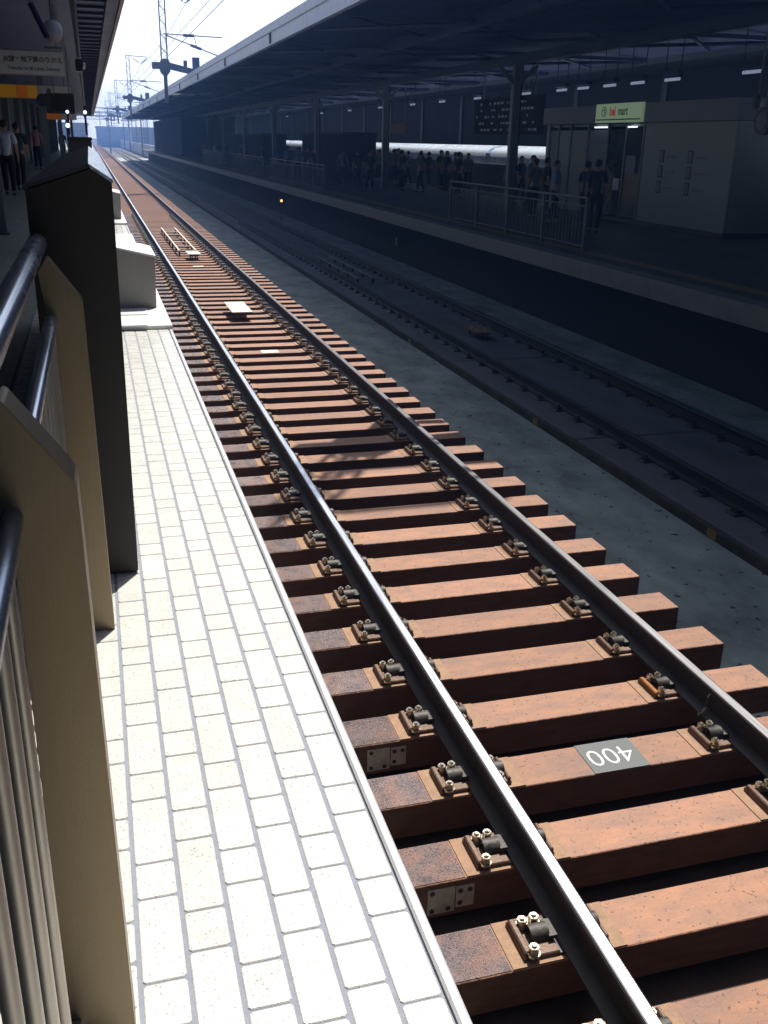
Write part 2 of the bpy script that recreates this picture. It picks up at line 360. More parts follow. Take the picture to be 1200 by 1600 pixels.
def make_sleeper(level, orange=False):
    root = sleeper_mesh().build('sleeper', M['sleeper'])
    if level == 0: return root
    # greyer end toward the platform, and mortar pads under the rails: thin coats of their own
    MB().box(-1.320, -1.05, -.120, .120, .0005, .0025).build('grey_end_coat', M['sleeper_end'], root)
    for xr in (X1-CX, X2-CX):
        pad = MB().box(xr-.285, xr+.212, -.121, .121, .0005, .005).build('base_pad', M['pad'], root)
        MB().box(-.075, .075, -.10, .10, 0, .012).build('rubber_pad', M['dark_metal'], pad, loc=(xr, 0, .005))
        for s in (-1, 1):
            key = ('f', s, level, orange)
            pm = M['plate']
            if orange and s < 0 and xr > 0: pm = M['plate_orange']
            if level == 2:
                f = fastener(None, flip=s).build('rail_fastener', M['plate'], root, loc=(xr, 0, .004))
                sp = spring(s).build('spring_clip', M['spring'], f, smooth=True)
                ridge(s).build('shoulder', pm, f)
                for (bx_, by_) in BL[s]:
                    if key not in protos:
                        protos[key] = bolt_mb().build('bolt', M['bolt'], f, loc=(s*bx_, by_, 0), bevel=.0015)
                        bo = protos[key]
                    else:
                        bo = protos[key].copy(); COL.objects.link(bo); bo.parent = f; bo.location = (s*bx_, by_, 0)
            else:
                f = fastener(None, flip=s).build('rail_fastener', M['plate'], root, loc=(xr, 0, .004))
                sp = spring(s).build('spring_clip', M['spring'], f)
                for (bx_, by_) in BL[s]:
                    if 'bf' not in protos:
                        bo = protos['bf'] = MB().cyl((0, 0, .02), (0, 0, .075), .02, .013, n=6).build('bolt', M['bolt'], f)
                    else:
                        bo = protos['bf'].copy(); COL.objects.link(bo); bo.parent = f
                    bo.location = (s*bx_, by_, 0)
    return root
sl_near = sl_mid = sl_far = None
rng = random.Random(3)
for k in range(-3, 288):
    yy = Y0+PITCH*k
    lvl = 2 if k < 17 else (1 if k < 75 else 0)
    if lvl == 2:
        if k in (3, -1, 0+1000): o = make_sleeper(2, True)
        elif sl_near is None: o = sl_near = make_sleeper(2)
        else: o = copy_tree(sl_near)
    elif lvl == 1:
        if sl_mid is None: o = sl_mid = make_sleeper(1)
        else: o = copy_tree(sl_mid)
    else:
        if sl_far is None: o = sl_far = make_sleeper(0)
        else: o = copy_tree(sl_far)
    o.location = (CX+rng.uniform(-.012, .012), yy+rng.uniform(-.004, .004), -.19)
    tag(o, 'plain rusty brown sleeper crossing under the two sunlit rails', 'sleeper', SL_G)
    if k == 3-0 and lvl == 2: tag(o, 'brown sleeper just behind the one numbered 400, with an orange fastener shoulder', 'sleeper', SL_G)
    if k == -1: tag(o, 'brown sleeper at the bottom right corner of the photo with an orange shoulder', 'sleeper', SL_G)
    if k == 2:
        o['label'] = 'brown sleeper painted with a grey patch and the number 400'
        pt = MB().box(-.163, .155, -.1245, .1245, .0003, .0035).build('number_patch', M['paint_grey'], o)
        lettering('400', .195, M['paint_white'], pt, (-.012, .004, .0036), (0, 0, math.pi), 'digits', bold=-.0015, sx=.92, extr=.0004)
    if k in (1, 3):
        lp = MB().box(-1.225, -1.10, -.1285, -.1252, -.165, -.03).box(-1.095, -1.01, -.1285, -.1252, -.15, -.035).build('bracket_plate', M['label_plate'], o)
        mb = MB()
        for (a, b) in ((-1.205, -.05), (-1.205, -.145), (-1.13, -.145), (-1.075, -.06), (-1.03, -.06), (-1.075, -.125)):
            mb.cyl((a, -.1286, b), (a, -.1315, b), .012, n=8)
        mb.build('rivet', M['dark_metal'], lp)
    if k in (22, 42):
        o['label'] = ['brown sleeper with a pale worn patch, nearer of the two patched ones', 'brown sleeper with a pale worn patch, farther of the two patched ones'][k == 42]
        MB().box(-.14, .12, -.10, .10, .0003, .006).build('pale_patch', M['cream'], o)
mb = MB()
for k in range(288, 700):
    yy = Y0+PITCH*k; mb.box(CX-1.325, CX+1.325, yy-.125, yy+.125, -.375, -.19)
tag(mb.build('distant_sleepers', M['sleeper']), 'brown sleepers far down the line running together', 'sleepers', kind='stuff')

# ------------------------------------------------------------------ left platform
PZ = 1.25
struct('left_platform', MB().box(-12, .5, -76, 210, -1.05, PZ-.035), M['plat_wall'])
struct('platform_base', MB().box(-.62, .535, -4, 60, PZ-.033, PZ-.003), M['grout'])
# cream tiles: rows alternate long and short
tl = MB(); TP = .0953; TX0 = -.035; PER = .3445; g = .0050
def rtile(x0, x1, y0, y1):
    b = .006; z1 = PZ; z0 = PZ-.012; i = .0022
    P = [(x0+b, y0), (x1-b, y0), (x1, y0+b), (x1, y1-b), (x1-b, y1), (x0+b, y1), (x0, y1-b), (x0, y0+b)]
    Q = [(x0+b, y0+i), (x1-b, y0+i), (x1-i, y0+b), (x1-i, y1-b), (x1-b, y1-i), (x0+b, y1-i), (x0+i, y1-b), (x0+i, y0+b)]
    tl.add([(*p, z0) for p in P]+[(*p, z1-i) for p in P]+[(*q, z1) for q in Q],
           [tuple(range(16, 24))]+[(j, (j+1) % 8, (j+1) % 8+8, j+8) for j in range(8)]+[(j+8, (j+1) % 8+8, (j+1) % 8+16, j+16) for j in range(8)])
for c in range(-6, 6):
    x0 = TX0+TP*c; x1 = x0+TP
    if c == 5: x1 = .536
    ph = 1.719 if c % 2 == 0 else 1.546
    n0 = -12
    for n in range(n0, 66 if c > -3 else 66):
        ys = ph+PER*n
        rtile(x0+g, x1-g*.9, ys+.0022, ys+.1125-.0022)
        rtile(x0+g, x1-g*.9, ys+.1125+.0022, ys+PER-.0022)
tob = struct('platform_tiles', tl, M['tile'])
ca = tob.data.color_attributes.new('tone', 'FLOAT_COLOR', 'CORNER'); rt_ = random.Random(9); vals = []
nf = 17; lastt = 1
for p in tob.data.polygons:
    if p.index % nf == 0: lastt = rt_.choice((1, 1, .98, .97, 1.01, .96, 1.0))*rt_.uniform(.98, 1.02)
    for _ in p.loop_indices: vals += [lastt, lastt*rt_.uniform(.999, 1.001), lastt*.995, 1]
ca.data.foreach_set('color', vals)
nt = M['tile'].node_tree; bs = nt.nodes['Principled BSDF']; src_ = bs.inputs['Base Color'].links[0].from_socket
at = nt.nodes.new('ShaderNodeAttribute'); at.attribute_name = 'tone'; mm_ = nt.nodes.new('ShaderNodeVectorMath'); mm_.operation = 'MULTIPLY'
nt.links.new(src_, mm_.inputs[0]); nt.links.new(at.outputs['Vector'], mm_.inputs[1]); nt.links.new(mm_.outputs[0], bs.inputs['Base Color'])
struct('far_platform_tiles', MB().box(-.62, .531, 1.546+PER*66, 205, PZ-.005, PZ-.0005), mat('far_tile', (.56, .54, .48), .4, var=.1, scale=3))
struct('platform_edge_nosing', MB().slab_bev(.540, .566, -4, 205, PZ-.09, PZ+.003, .006), M['nosing'])
# inner floor, shaded
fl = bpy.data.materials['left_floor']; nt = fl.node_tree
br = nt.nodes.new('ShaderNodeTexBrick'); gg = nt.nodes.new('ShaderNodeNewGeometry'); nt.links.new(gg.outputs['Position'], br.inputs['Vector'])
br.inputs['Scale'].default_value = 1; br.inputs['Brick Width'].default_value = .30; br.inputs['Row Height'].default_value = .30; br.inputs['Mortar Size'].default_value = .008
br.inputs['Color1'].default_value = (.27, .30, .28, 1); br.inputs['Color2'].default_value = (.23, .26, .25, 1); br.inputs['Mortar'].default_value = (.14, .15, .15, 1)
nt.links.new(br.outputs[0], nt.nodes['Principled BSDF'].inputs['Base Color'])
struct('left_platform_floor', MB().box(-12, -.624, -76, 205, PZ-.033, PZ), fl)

# ------------------------------------------------------------------ fence along the platform
FY = [1.4215-1.62*1, 1.4215, 3.04]
def fence():
    root = thing('platform_fence', (-.15, 1.42, PZ), 'steel fence of slanted topped posts, tube rails and upright bars in the left foreground', 'fence')
    o3 = (-.15, 1.42, PZ)
    for yp in (-.23, 1.395, 3.05):
        P = [(-.046, PZ), (-.055, 2.330), (-.058, 2.343), (-.065, 2.355), (-.138, 2.460), (-.1435, 2.466), (-.149, 2.464), (-.172, 2.43), (-.168, 2.38), (-.150, 2.22), (-.156, PZ)]
        MB(o3).prism(P, yp-.045, yp+.045).build('fence_post', M['steel'], root, bevel=.0015)
    def tube(x, z, r, y0, y1, nm='tube_rail'):
        MB(o3).cyl((x, y0, z), (x, y1, z), r, n=28).build(nm, M['tube'], root, smooth=True)
    tube(-.186, 2.475, .030, -1.2, 3.43)
    # lower rail in bays between posts
    tube(-.148, 2.292, .0185, 1.441, 3.004, 'lower_tube_rail')
    tube(-.148, 2.292, .0185, -.184, 1.349, 'lower_tube_rail')
    MB(o3).box(-.160, -.136, -.18, 1.349, 1.32, 1.345).box(-.160, -.136, 1.441, 3.004, 1.32, 1.345).build('bottom_rail', M['baluster'], root)
    # upright bars
    y = .02
    while y < 2.97:
        if abs(y-1.395) > .075:
            MB(o3).cyl((-.148, y, 1.345), (-.148, y, 2.276), .011, n=12).build('upright_bar', M['baluster'], root, smooth=True)
        y += .1325
    return root
fence()

# ------------------------------------------------------------------ dark barrier housing at the fence end
def barrier():
    o3 = (-.08, 3.45, PZ)
    root = thing('barrier_housing', o3, 'tall dark gabled barrier housing standing behind the steel fence', 'barrier')
    P = [(-.212, 1.262), (.052, 1.262), (.062, 2.665), (.010-.012, 2.700), (-.21, 2.632)]
    MB(o3).prism(P, 3.45, 9.2).build('housing', M['gate_dark'], root)
    MB(o3).prism([(.052+.014, 2.668), (-.008, 2.717), (-.004, 2.7035), (.066, 2.656)], 3.438, 9.22).build('sheen_roof_sheet', M['gate_top'], root)  # paler colour carries the sky sheen on this slope
    MB(o3).prism([(-.218, 2.634), (-.218, 2.646), (-.0085, 2.717), (-.005, 2.7035)], 3.438, 9.22).build('inner_roof_sheet', M['dark_metal'], root)
    MB(o3).box(-.19, .046, 3.47, 9.18, PZ, 1.262).build('plinth', M['dark_metal'], root)
    return root
barrier()

# sloping grey cabinets and white plates on the platform strip
def cabinet(y, ln, label, g_):
    root = thing('sloping_cabinet', (.3, y, PZ), label, 'cabinet', g_)
    P = [(-.22, .006), (.195, .006), (.205, .50), (-.22, .60)]
    MB().prism(P, 0, ln).build('cabinet_body', M['cabinet'], root, bevel=.004)
    MB().prism([(-.23, .603), (-.23, .618), (.215, .517), (.212, .500)], -.01, ln+.01).build('sloping_lid', M['cab_top'], root)
    return root
cabinet(9.46, .9, 'grey sloping lidded cabinet on the white plate, nearest one beside the track', 'cabinets along the platform edge')
cabinet(20.3, 1.2, 'grey sloping lidded cabinet, farther one peeping out behind the dark housing', 'cabinets along the platform edge')
cabinet(32.0, 1.2, 'grey sloping lidded cabinet, farthest one down the platform edge', 'cabinets along the platform edge')
def plates(y0, y1, label, gaps=True):
    root = thing('raised_plate', (.3, y0, PZ), label, 'metal plate', 'raised plates along the platform edge')
    MB((.3, y0, PZ)).slab_bev(.06, .572, y0, y1, PZ+.002, PZ+.034, .004).build('plate_slab', M['white_plate'], root)
    MB((.3, y0, PZ)).slab_bev(.05, .36, y0-.045, y0+.10, PZ+.035, PZ+.05, .003).build('plate_ramp', M['cab_top'], root)
    MB((.3, y0, PZ)).slab_bev(.08, .40, y0+.55, y0+.9, PZ+.035, PZ+.043, .003).build('access_cover', M['cab_top'], root)
plates(8.52, 12.9, 'white raised metal plate under the nearest grey cabinet')
plates(13.6, 17.2, 'white raised metal plate between the first two cabinets')
plates(19.4, 24.5, 'white raised metal plate under the second cabinet')

# ------------------------------------------------------------------ things on the tracks
def coil(x, y, z, w, l, mt, label, hz=.17, cat='track box'):
    root = thing('transponder_box', (x, y, z), label, cat, 'flat boxes mounted between rails')
    MB().slab_bev(-w/2, w/2, 0, l, hz-.018, hz, .004).build('top_panel', mt, root)
    m2 = MB()
    for (a, b) in ((-.075, .10), (-.075, l-.12), (.055, .10), (.055, l-.12)):
        m2.box(a, a+.03, b, b+.03, 0, hz-.018)
    m2.box(-.11, .11, .08, l-.08, hz-.06, hz-.018)
    m2.build('support_legs', M['dark_metal'], root)
    mm = MB()
    for a in (-.09, .07):
        for b in (l*.3, l*.72): mm.box(a-.03, a+.03, b-.03, b+.03, hz+.0005, hz+.004)
    mm.build('cover_plate', M['label_plate'], root)
    return root
coil(2.35, 16.95, -.19, .36, 1.15, M['cream'], 'cream topped flat box on short legs on the sunlit brown sleepers')
coil(2.42, 26.1, -.19, .34, .75, M['white_plate'], 'small white topped box at the near end of the ladder shaped frame')
coil(7.31, 17.8, -.85, .42, .85, M['pad'], 'dull tan topped flat box on the shaded concrete track')
def ladder_frame(x, y, z, l, w, h, label, mt):
    root = thing('loop_frame', (x, y, z), label, 'track frame', 'ladder shaped frames between rails')
    for s in (-1, 1):
        MB().slab_bev(s*w/2-.02, s*w/2+.02, 0, l, h, h+.035, .004).build('side_rail', mt, root)
    k = 0
    while k*1.15 < l:
        MB().box(-w/2+.022, w/2-.022, k*1.15, k*1.15+.06, h+.002, h+.03).build('cross_bar', mt, root)
        MB().box(-w/2-.02, -w/2+.02, k*1.15, k*1.15+.10, 0, h-.002).build('frame_leg', M['dark_metal'], root)
        MB().box(w/2-.02, w/2+.02, k*1.15, k*1.15+.10, 0, h-.002).build('frame_leg', M['dark_metal'], root)
        k += 1
    return root
ladder_frame(2.33, 27.1, -.19, 7.2, .44, .13, 'pale ladder shaped frame lying between the sunlit rails', M['cream'])
ladder_frame(7.05, 26.1, -.85, 5.6, .44, .13, 'dim ladder shaped frame lying on the shaded concrete track', M['cabinet'])

# ------------------------------------------------------------------ left canopy
def left_canopy():
    root = thing('platform_canopy', (-2, 0, 5), 'dark ribbed platform roof over the near platform, top left', 'canopy', 'platform roofs')
    o3 = (-2, 0, 5)
    MB(o3).box(-9, .70, -75, 124, 5.02, 5.10).build('roof_sheet', M['roof'], root)
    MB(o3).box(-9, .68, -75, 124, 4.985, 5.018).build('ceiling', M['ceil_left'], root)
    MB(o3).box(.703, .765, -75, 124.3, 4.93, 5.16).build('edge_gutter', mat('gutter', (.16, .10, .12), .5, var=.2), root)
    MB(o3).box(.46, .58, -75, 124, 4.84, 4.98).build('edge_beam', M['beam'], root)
    rb = MB(o3)
    y = 3
    while y < 124:
        rb.box(-.02, .455, y, y+.06, 4.93, 4.98); y += 1.0
    rb.build('ceiling_rib', M['beam'], root); root.children[-1]['kind'] = 'stuff'
    MB(o3).cyl((-.06, -75, 4.80), (-.06, 124, 4.80), .035, n=10).build('conduit', M['column_left'], root, smooth=True)
    MB(o3).box(-.34, -.12, -75, 124, 4.70, 4.98).build('cable_duct', M['ceil_left'], root)
    MB(o3).box(-3.4, -3.0, -75, 124, 4.6, 4.98).build('inner_beam', M['ceil_left'], root)
    return root
left_canopy()
# far left wall with pilasters
root = thing('station_wall', (-3.4, 60, PZ), 'long panelled grey green wall along the back of the near platform', 'wall')
MB((-3.4, 60, PZ)).box(-3.7, -3.4, 14, 124, PZ, 4.98).build('wall_panel', M['wall_left'], root)
rt_ = MB((-3.4, 60, PZ)).box(-8.9, -8.6, -75, 13.6, PZ, 4.98).box(-8.6, -3.401, 13.6, 13.9, PZ, 4.98).build('return_wall', M['wall_left'], root)
for k in range(14):
    yy = 16+7.6*k
    MB((-3.4, 60, PZ)).box(-3.4, -3.15, yy, yy+.5, PZ, 4.98).build('pilaster', M['column_left'], root)
for i, yy in enumerate((17.6, 40.5, 63.4, 86.3, 109.2)):
    root = thing('canopy_column', (-1.55, yy, PZ), 'grey steel column holding up the near platform roof, %s from the camera' % ['first', 'second', 'third', 'fourth', 'fifth', 'sixth'][i], 'column', 'columns of the near platform')
    MB().prism([(-.12,-.12),(.12,-.12),(.12,-.10),(.012,-.10),(.012,.10),(.12,.10),(.12,.12),(-.12,.12),(-.12,.10),(-.012,.10),(-.012,-.10),(-.12,-.10)], 0, 3.73, 'z').build('column_shaft', M['column_left'], root)
    MB().box(-.18, .18, -.18, .18, .001, .02).build('base_plate', M['dark_metal'], root)

# hanging signs
def hang_sign(x0, x1, y, z0, z1, label):
    root = thing('hanging_sign', ((x0+x1)/2, y, z0), label, 'sign', 'hanging signs under the near roof')
    c = (x0+x1)/2; W = (x1-x0)/2; H = z1-z0
    MB().box(-W, W, .0, .12, 0, H).build('sign_case', M['cabinet'], root, bevel=.004)
    for s in (-1, 1):
        MB().cyl((s*W*.8, .06, H), (s*W*.8, .06, 4.97-z0), .012, n=8).build('hanger', M['column'], root)
    return root, c, W, H
rt, c, W, H = hang_sign(-1.50, -.31, 20, 3.80, 4.20, 'pale hanging sign with Japanese and English transfer wording, nearest in the top left')
f = MB().box(-W+.012, W-.012, -.006, -.0005, .012, H-.012).build('sign_face', M['sign_white'], rt)
lettering('JR線・地下鉄のりかえ', .110, M['ink'], f, (.06, -.008, H*.62), (R(90), 0, 0), sx=.93, bold=.002)
lettering('Transfer to JR Lines, Subway', .078, M['ink'], f, (.06, -.008, H*.26), (R(90), 0, 0), sx=.98, bold=.001)
rt, c, W, H = hang_sign(-2.62, -.38, 34, 3.83, 4.22, 'hanging sign with yellow and orange left half and white right half')
MB().box(-W+.02, -W+.60, -.006, -.0005, .015, H-.015).build('yellow_panel', M['sign_yellow'], rt)
MB().box(-W+.62, -W+.92, -.006, -.0005, .015, H-.015).build('orange_panel', M['sign_orange'], rt)
MB().box(-W+.93, -W+1.22, -.006, -.0005, .015, H-.015).build('yellow_panel', M['sign_yellow'], rt)
o = MB().box(-W+1.24, W-.02, -.006, -.0005, .015, H-.015).build('white_panel', M['sign_white'], rt)
MB().cyl((-W+1.55, -.007, H*.62), (-W+1.55, -.010, H*.62), .07, n=12).build('pictogram', M['green'], o)
rt, c, W, H = hang_sign(-2.0, -.50, 55, 3.52, 3.85, 'small far hanging sign, orange with a pale end, third under the near roof')
MB().box(-W+.02, -W+.75, -.006, -.0005, .015, H-.015).build('orange_panel', M['sign_orange'], rt)
MB().box(-W+.78, W-.02, -.006, -.0005, .015, H-.015).build('white_panel', M['sign_white'], rt)
rt = thing('display_board', (-.62, 30, 3.35), 'dark hanging departure display with a round clock at its left end', 'display')
MB().box(-.42, .32, 0, .2, .0, .52).build('display_case', M['dark_metal'], rt, bevel=.01)
MB().box(-.30, .30, -.006, -.0005, .06, .46).build('display_screen', M['glass'], rt)
MB().cyl((-.50, -.02, .33), (-.50, .10, .33), .17, n=20).build('clock', M['dark_metal'], rt, smooth=True)
MB().cyl((.2, .1, .52), (.2, .1, 1.62), .015, n=6).cyl((-.2, .1, .52), (-.2, .1, 1.62), .015, n=6).build('hanger', M['column'], rt)
# camera on a drop pole, loudspeaker with bracket
rt = thing('surveillance_camera', (-.02, 8, 3.28), 'small camera box with white end for a glint on a thin drop pole', 'camera')
MB().cyl((-.005, 0, .05), (-.005, 0, 1.68), .011, n=10).build('drop_pole', M['column'], rt, smooth=True)
MB().box(-.03, .022, -.06, .07, -.045, .035).build('camera_case', M['dark_metal'], rt, bevel=.006)
MB().cyl((.024, 0, -.005), (.040, 0, -.008), .024, .018, n=14).build('glint_cap', M['sign_white'], rt, smooth=True)  # white cap stands in for a glint on the case
rt = thing('round_speaker', (-.185, 8, 3.49), 'pale egg shaped loudspeaker hanging under the roof, top left', 'speaker')
MB().ball((0, 0, 0), .068, 20, 1.15).build('speaker_shell', M['sign_white'], rt, smooth=True)
MB().cyl((0, 0, .07), (-.01, 0, 1.48), .009, n=8).build('hanger', M['column'], rt)
MB().box(-.07, .05, -.02, .02, -.115, -.10).build('base_bar', M['column'], rt)
rt = thing('lighting_tube', (-.20, 7.8, 3.47), 'slanting pale tube fitting just left of the round loudspeaker', 'lamp')
MB().cyl((-.105, -.10, .16), (-.022, .0, -.03), .022, n=12).build('tube', M['beam'], rt, smooth=True)
MB().cyl((-.105, -.10, .16), (-.16, -.15, 1.50), .008, n=8).build('hanger', M['column'], rt)
rt = thing('duct_lamp', (-.09, 8, 4.0), 'little orange lamp beside the drop pole under the near roof', 'lamp')
MB().cyl((0, 0, 0), (0, 0, .05), .022, n=10).build('lamp_body', M['sign_orange'], rt, smooth=True)
MB().cyl((0, 0, .05), (0, 0, .97), .006, n=6).build('hanger', M['column'], rt)

# gate console beyond the barrier with glowing balls in place of sun glints
rt = thing('guard_console', (-.12, 15.5, PZ), 'black console with small glowing balls for sun glints beyond the dark barrier housing', 'console')
MB().box(-.16, .16, 0, .5, .001, 1.48).build('console_body', M['dark_metal'], rt, bevel=.01)
MB().box(-.17, .17, -.03, .35, 1.481, 1.53).build('console_hood', M['gate_dark'], rt, bevel=.01)
for (a, b, cc, q) in ((-.14, .02, 1.86, .024), (-.15, .02, 1.68, .032), (.10, .02, 1.86, .026)):
    l = MB().ball((a, b-.10, cc), q, 10).build('lamp', M['tubelight'], rt, smooth=True)  # emissive ball standing in for a sun glint
MB().cyl((-.14, .05, 1.56), (-.14, .05, 1.95), .015, n=8).build('glint_stem', M['dark_metal'], rt)
MB().cyl((.10, .05, 1.56), (.10, .05, 1.95), .015, n=8).build('glint_stem', M['dark_metal'], rt)

# ------------------------------------------------------------------ catenary masts
def mast(y, label):
    root = thing('catenary_mast', (4.5, y, 6.0), label, 'mast', 'overhead line masts between the tracks')
    m_ = MB(); w = .165; z0, z1 = .85, 4.65
    for sx in (-1, 1):
        for sy in (-1, 1):
            m_.box(sx*w-.025, sx*w+.025, sy*w-.025, sy*w+.025, z0, z1)
    z = z0; s = 1
    while z < z1-.3:
        for sy in (-1, 1):
            m_.cyl((-s*w, sy*w, z), (s*w, sy*w, z+.36), .017, n=5); m_.cyl((sy*w, -s*w, z), (sy*w, s*w, z+.36), .017, n=5)
        z += .36; s = -s
    m_.build('lattice_shaft', M['blue_metal'], root)
    MB().box(-.10, .10, -.09, .09, -1.35, .25).build('lower_post', M['blue_metal'], root)
    MB().prism([(-.28, .30), (-.12, .10), (.12, .10), (.28, .30), (.28, .75), (.20, .95), (-.20, .95), (-.28, .75)], -.22, .22).build('gusset_box', M['blue_metal'], root)
    MB().prism([(-.72, .42), (-.72, .78), (.28, .78), (1.95, .42), (1.95, .10), (.28, .42)], -.10, .10).build('cross_beam', M['blue_metal'], root)
    MB().box(1.05, 1.25, -.1, .1, .60, .92).box(1.55, 1.95, -.12, .12, .50, 1.1).build('beam_bracket', M['blue_metal'], root)
    a = MB(); a.cyl((-.1, 0, 4.58), (2.0, 0, 4.50), .045, n=6); a.build('top_arm', M['blue_metal'], root)
    v = MB()
    for (p, q) in (((.45, 0, 4.42), (1.30, 0, 3.85)), ((2.0, 0, 4.42), (1.30, 0, 3.85))):
        p, q = Vector(p), Vector(q)
        v.cyl(p, q, .02, n=6)
        for t in range(2, 9): 
            c = p.lerp(q, t/10.); d = (q-p).normalized()*.03; v.cyl(c-d, c+d, .075, .05, n=8)
    v.build('insulator_string', M['blue_metal'], root)
    b = MB(); b.cyl((0, 0, 2.25), (3.3, 0, 2.20), .04, n=6).cyl((.1, 0, 2.2), (3.0, 0, 1.25), .04, n=6).cyl((1.7, 0, 2.2), (1.85, 0, 1.65), .025, n=5)
    b.cyl((1.1, 0, 2.22), (1.7, 0, 2.22), .09, n=8).cyl((1.5, 0, 1.74), (2.1, 0, 1.55), .09, n=8)
    b.build('cantilever_arm', M['blue_metal'], root)
    lo = MB(); lo.cyl((.1, 0, -.9), (2.6, 0, -.75), .03, n=6).cyl((.4, 0, -.95), (.7, 0, -.9), .07, n=8).cyl((1.2, 0, -.86), (1.6, 0, -.84), .06, n=8); lo.build('lower_cantilever', M['cabinet'], root)
    return root
proto_m = None
for i, yy in enumerate((12.6, 61.2, 112, 161, 208, 255)):
    lb = ['lattice mast just beyond the top of the photo that throws the dappled shadow', 'large blue grey lattice mast before the opposite roof edge, nearest in view', 'blue grey lattice mast with a top arm, second in view', 'blue grey lattice mast, third in view down the line', 'blue grey lattice mast, fourth in view down the line', 'blue grey lattice mast farthest down the line'][i]
    if proto_m is None: proto_m = mast(yy, lb)
    else:
        m2 = copy_tree(proto_m); m2.location = (4.5, yy, 6.0); m2['label'] = lb
# ovehead wires
def wire(x, z, sag, r, label, ys, cat='wire'):
    mb = MB()
    for a, b in zip(ys, ys[1:]):
        n = 8
        P = [(x, a+(b-a)*i/n, z-sag*4*(i/n)*(1-i/n)) for i in range(n+1)]
        for p, q in zip(P, P[1:]): mb.cyl(p, q, r, n=5, cap=False)
    return mb
ys = [-36, 12.6, 61.2, 112, 161, 208, 255, 300]
root = thing('overhead_line', (5.8, 60, 9), 'pair of thin overhead wires with droppers crossing the white sky', 'wire')
o3 = (5.8, 60, 9)
for (z, sg, nm) in ((9.80, .45, 'carrier_wire'), (8.72, .05, 'contact_wire')):
    mb = wire(5.8, z, sg, .018, '', ys); mb.v = [tuple(Vector(v)-Vector(o3)) for v in mb.v]; mb.build(nm, M['dark_metal'], root)
k = 22.0
while k < 200:
    i = max(j for j in range(len(ys)) if ys[j] <= k); t = (k-ys[i])/(ys[i+1]-ys[i])
    MB(o3).cyl((5.8, k, 8.72-.2*t*(1-t)), (5.8, k, 9.8-1.8*t*(1-t)), .012, n=5).build('dropper', M['dark_metal'], root); k += 6.1
root = thing('contact_line', (2.38, 60, 5), 'thin contact wire above the sunlit track against the sky', 'wire')
mb = wire(2.38, 5.0, .02, .008, '', ys); mb.v = [tuple(Vector(v)-Vector((2.38, 60, 5))) for v in mb.v]; mb.build('contact_wire', M['dark_metal'], root)

# ------------------------------------------------------------------ right platform
RZ = .73
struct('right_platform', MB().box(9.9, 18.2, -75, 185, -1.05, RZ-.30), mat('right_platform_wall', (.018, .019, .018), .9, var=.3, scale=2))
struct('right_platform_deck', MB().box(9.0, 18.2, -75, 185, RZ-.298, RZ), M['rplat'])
struct('right_platform_edge', MB().slab_bev(8.97, 9.30, -75, 185, RZ-.31, RZ+.012, .01), mat('edge_stone', (.20, .21, .19), .5, var=.2, scale=3))
struct('tactile_strip', MB().box(9.8, 10.1, -75, 185, RZ+.001, RZ+.006), M['tactile'])
struct('right_platform_edge_line', MB().box(9.31, 9.36, -75, 185, RZ+.001, RZ+.006), M['tactile'])

def right_canopy():
    o3 = (11, 60, 5.5)
    root = thing('platform_canopy', o3, 'broad dark platform roof with a pale blue edge over the opposite platform', 'canopy', 'platform roofs')
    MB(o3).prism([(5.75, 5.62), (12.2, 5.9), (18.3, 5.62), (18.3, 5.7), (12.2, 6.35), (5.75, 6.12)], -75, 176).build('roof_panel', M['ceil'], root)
    MB(o3).box(5.60, 5.74, -75, 176.2, 5.52, 6.13).build('fascia_panel', M['fascia'], root)
    MB(o3).box(5.575, 5.5985, -75, 176.2, 5.86, 5.885).build('fascia_joint', M['dark_metal'], root)
    MB(o3).box(5.56, 5.5985, -75, 176.2, 5.50, 5.535).build('fascia_lip', M['fascia'], root)
    y = -.1
    while y < 175:
        MB(o3).box(5.55, 5.5975, y, y+.16, 5.56, 5.855).build('fascia_clip', M['dark_metal'], root); y += 10.8
    # longitudinal beams and trusses
    for (x, z) in ((13.5, 5.25), (9.2, 5.45)):
        MB(o3).box(x-.12, x+.12, -75, 176, z, z+.28).build('long_beam', M['beam'], root)
    y = 1.2
    while y < 176:
        t = MB(o3)
        t.box(5.8, 18.1, y-.06, y+.06, 5.50, 5.61)
        for a in range(4):
            t.cyl((6+3*a, y, 5.5), (9+3*a, y+3.8, 5.56), .05, n=5); t.cyl((9+3*a, y, 5.5), (6+3*a, y+3.8, 5.56), .05, n=5)
        t.build('roof_truss', M['beam'], root); y += 7.6
    return root
right_canopy()
cols_y = [16.4, 31.6, 46.9, 62.05, 77.3, 92.5, 107.7, 122.9, 138.1, 153.3]
ordn = ['first', 'second', 'third', 'fourth', 'fifth', 'sixth', 'seventh', 'eighth', 'ninth', 'tenth']
cp = None
for i, yy in enumerate(cols_y):
    if cp is None:
        cp = thing('canopy_column', (13.5, yy, RZ), '', 'column', 'columns of the opposite platform')
        MB().box(-.13, .13, -.13, .13, .001, 4.52, bev=.03).build('column_shaft', M['column'], cp)
        MB().prism([(-.14, 3.9), (-.75, 4.50), (-.60, 4.50), (-.14, 4.1)], -.05, .05).prism([(.14, 3.9), (.75, 4.50), (.60, 4.50), (.14, 4.1)], -.05, .05).build('bracket', M['column'], cp)
        MB().cyl((.20, .05, .02), (.20, .05, 4.5), .04, n=8).build('downpipe', M['beam'], cp, smooth=True)
        o = cp
    else: o = copy_tree(cp); o.location = (13.5, yy, RZ)
    o['label'] = 'steel column of the opposite platform roof, %s from the camera' % ordn[i]

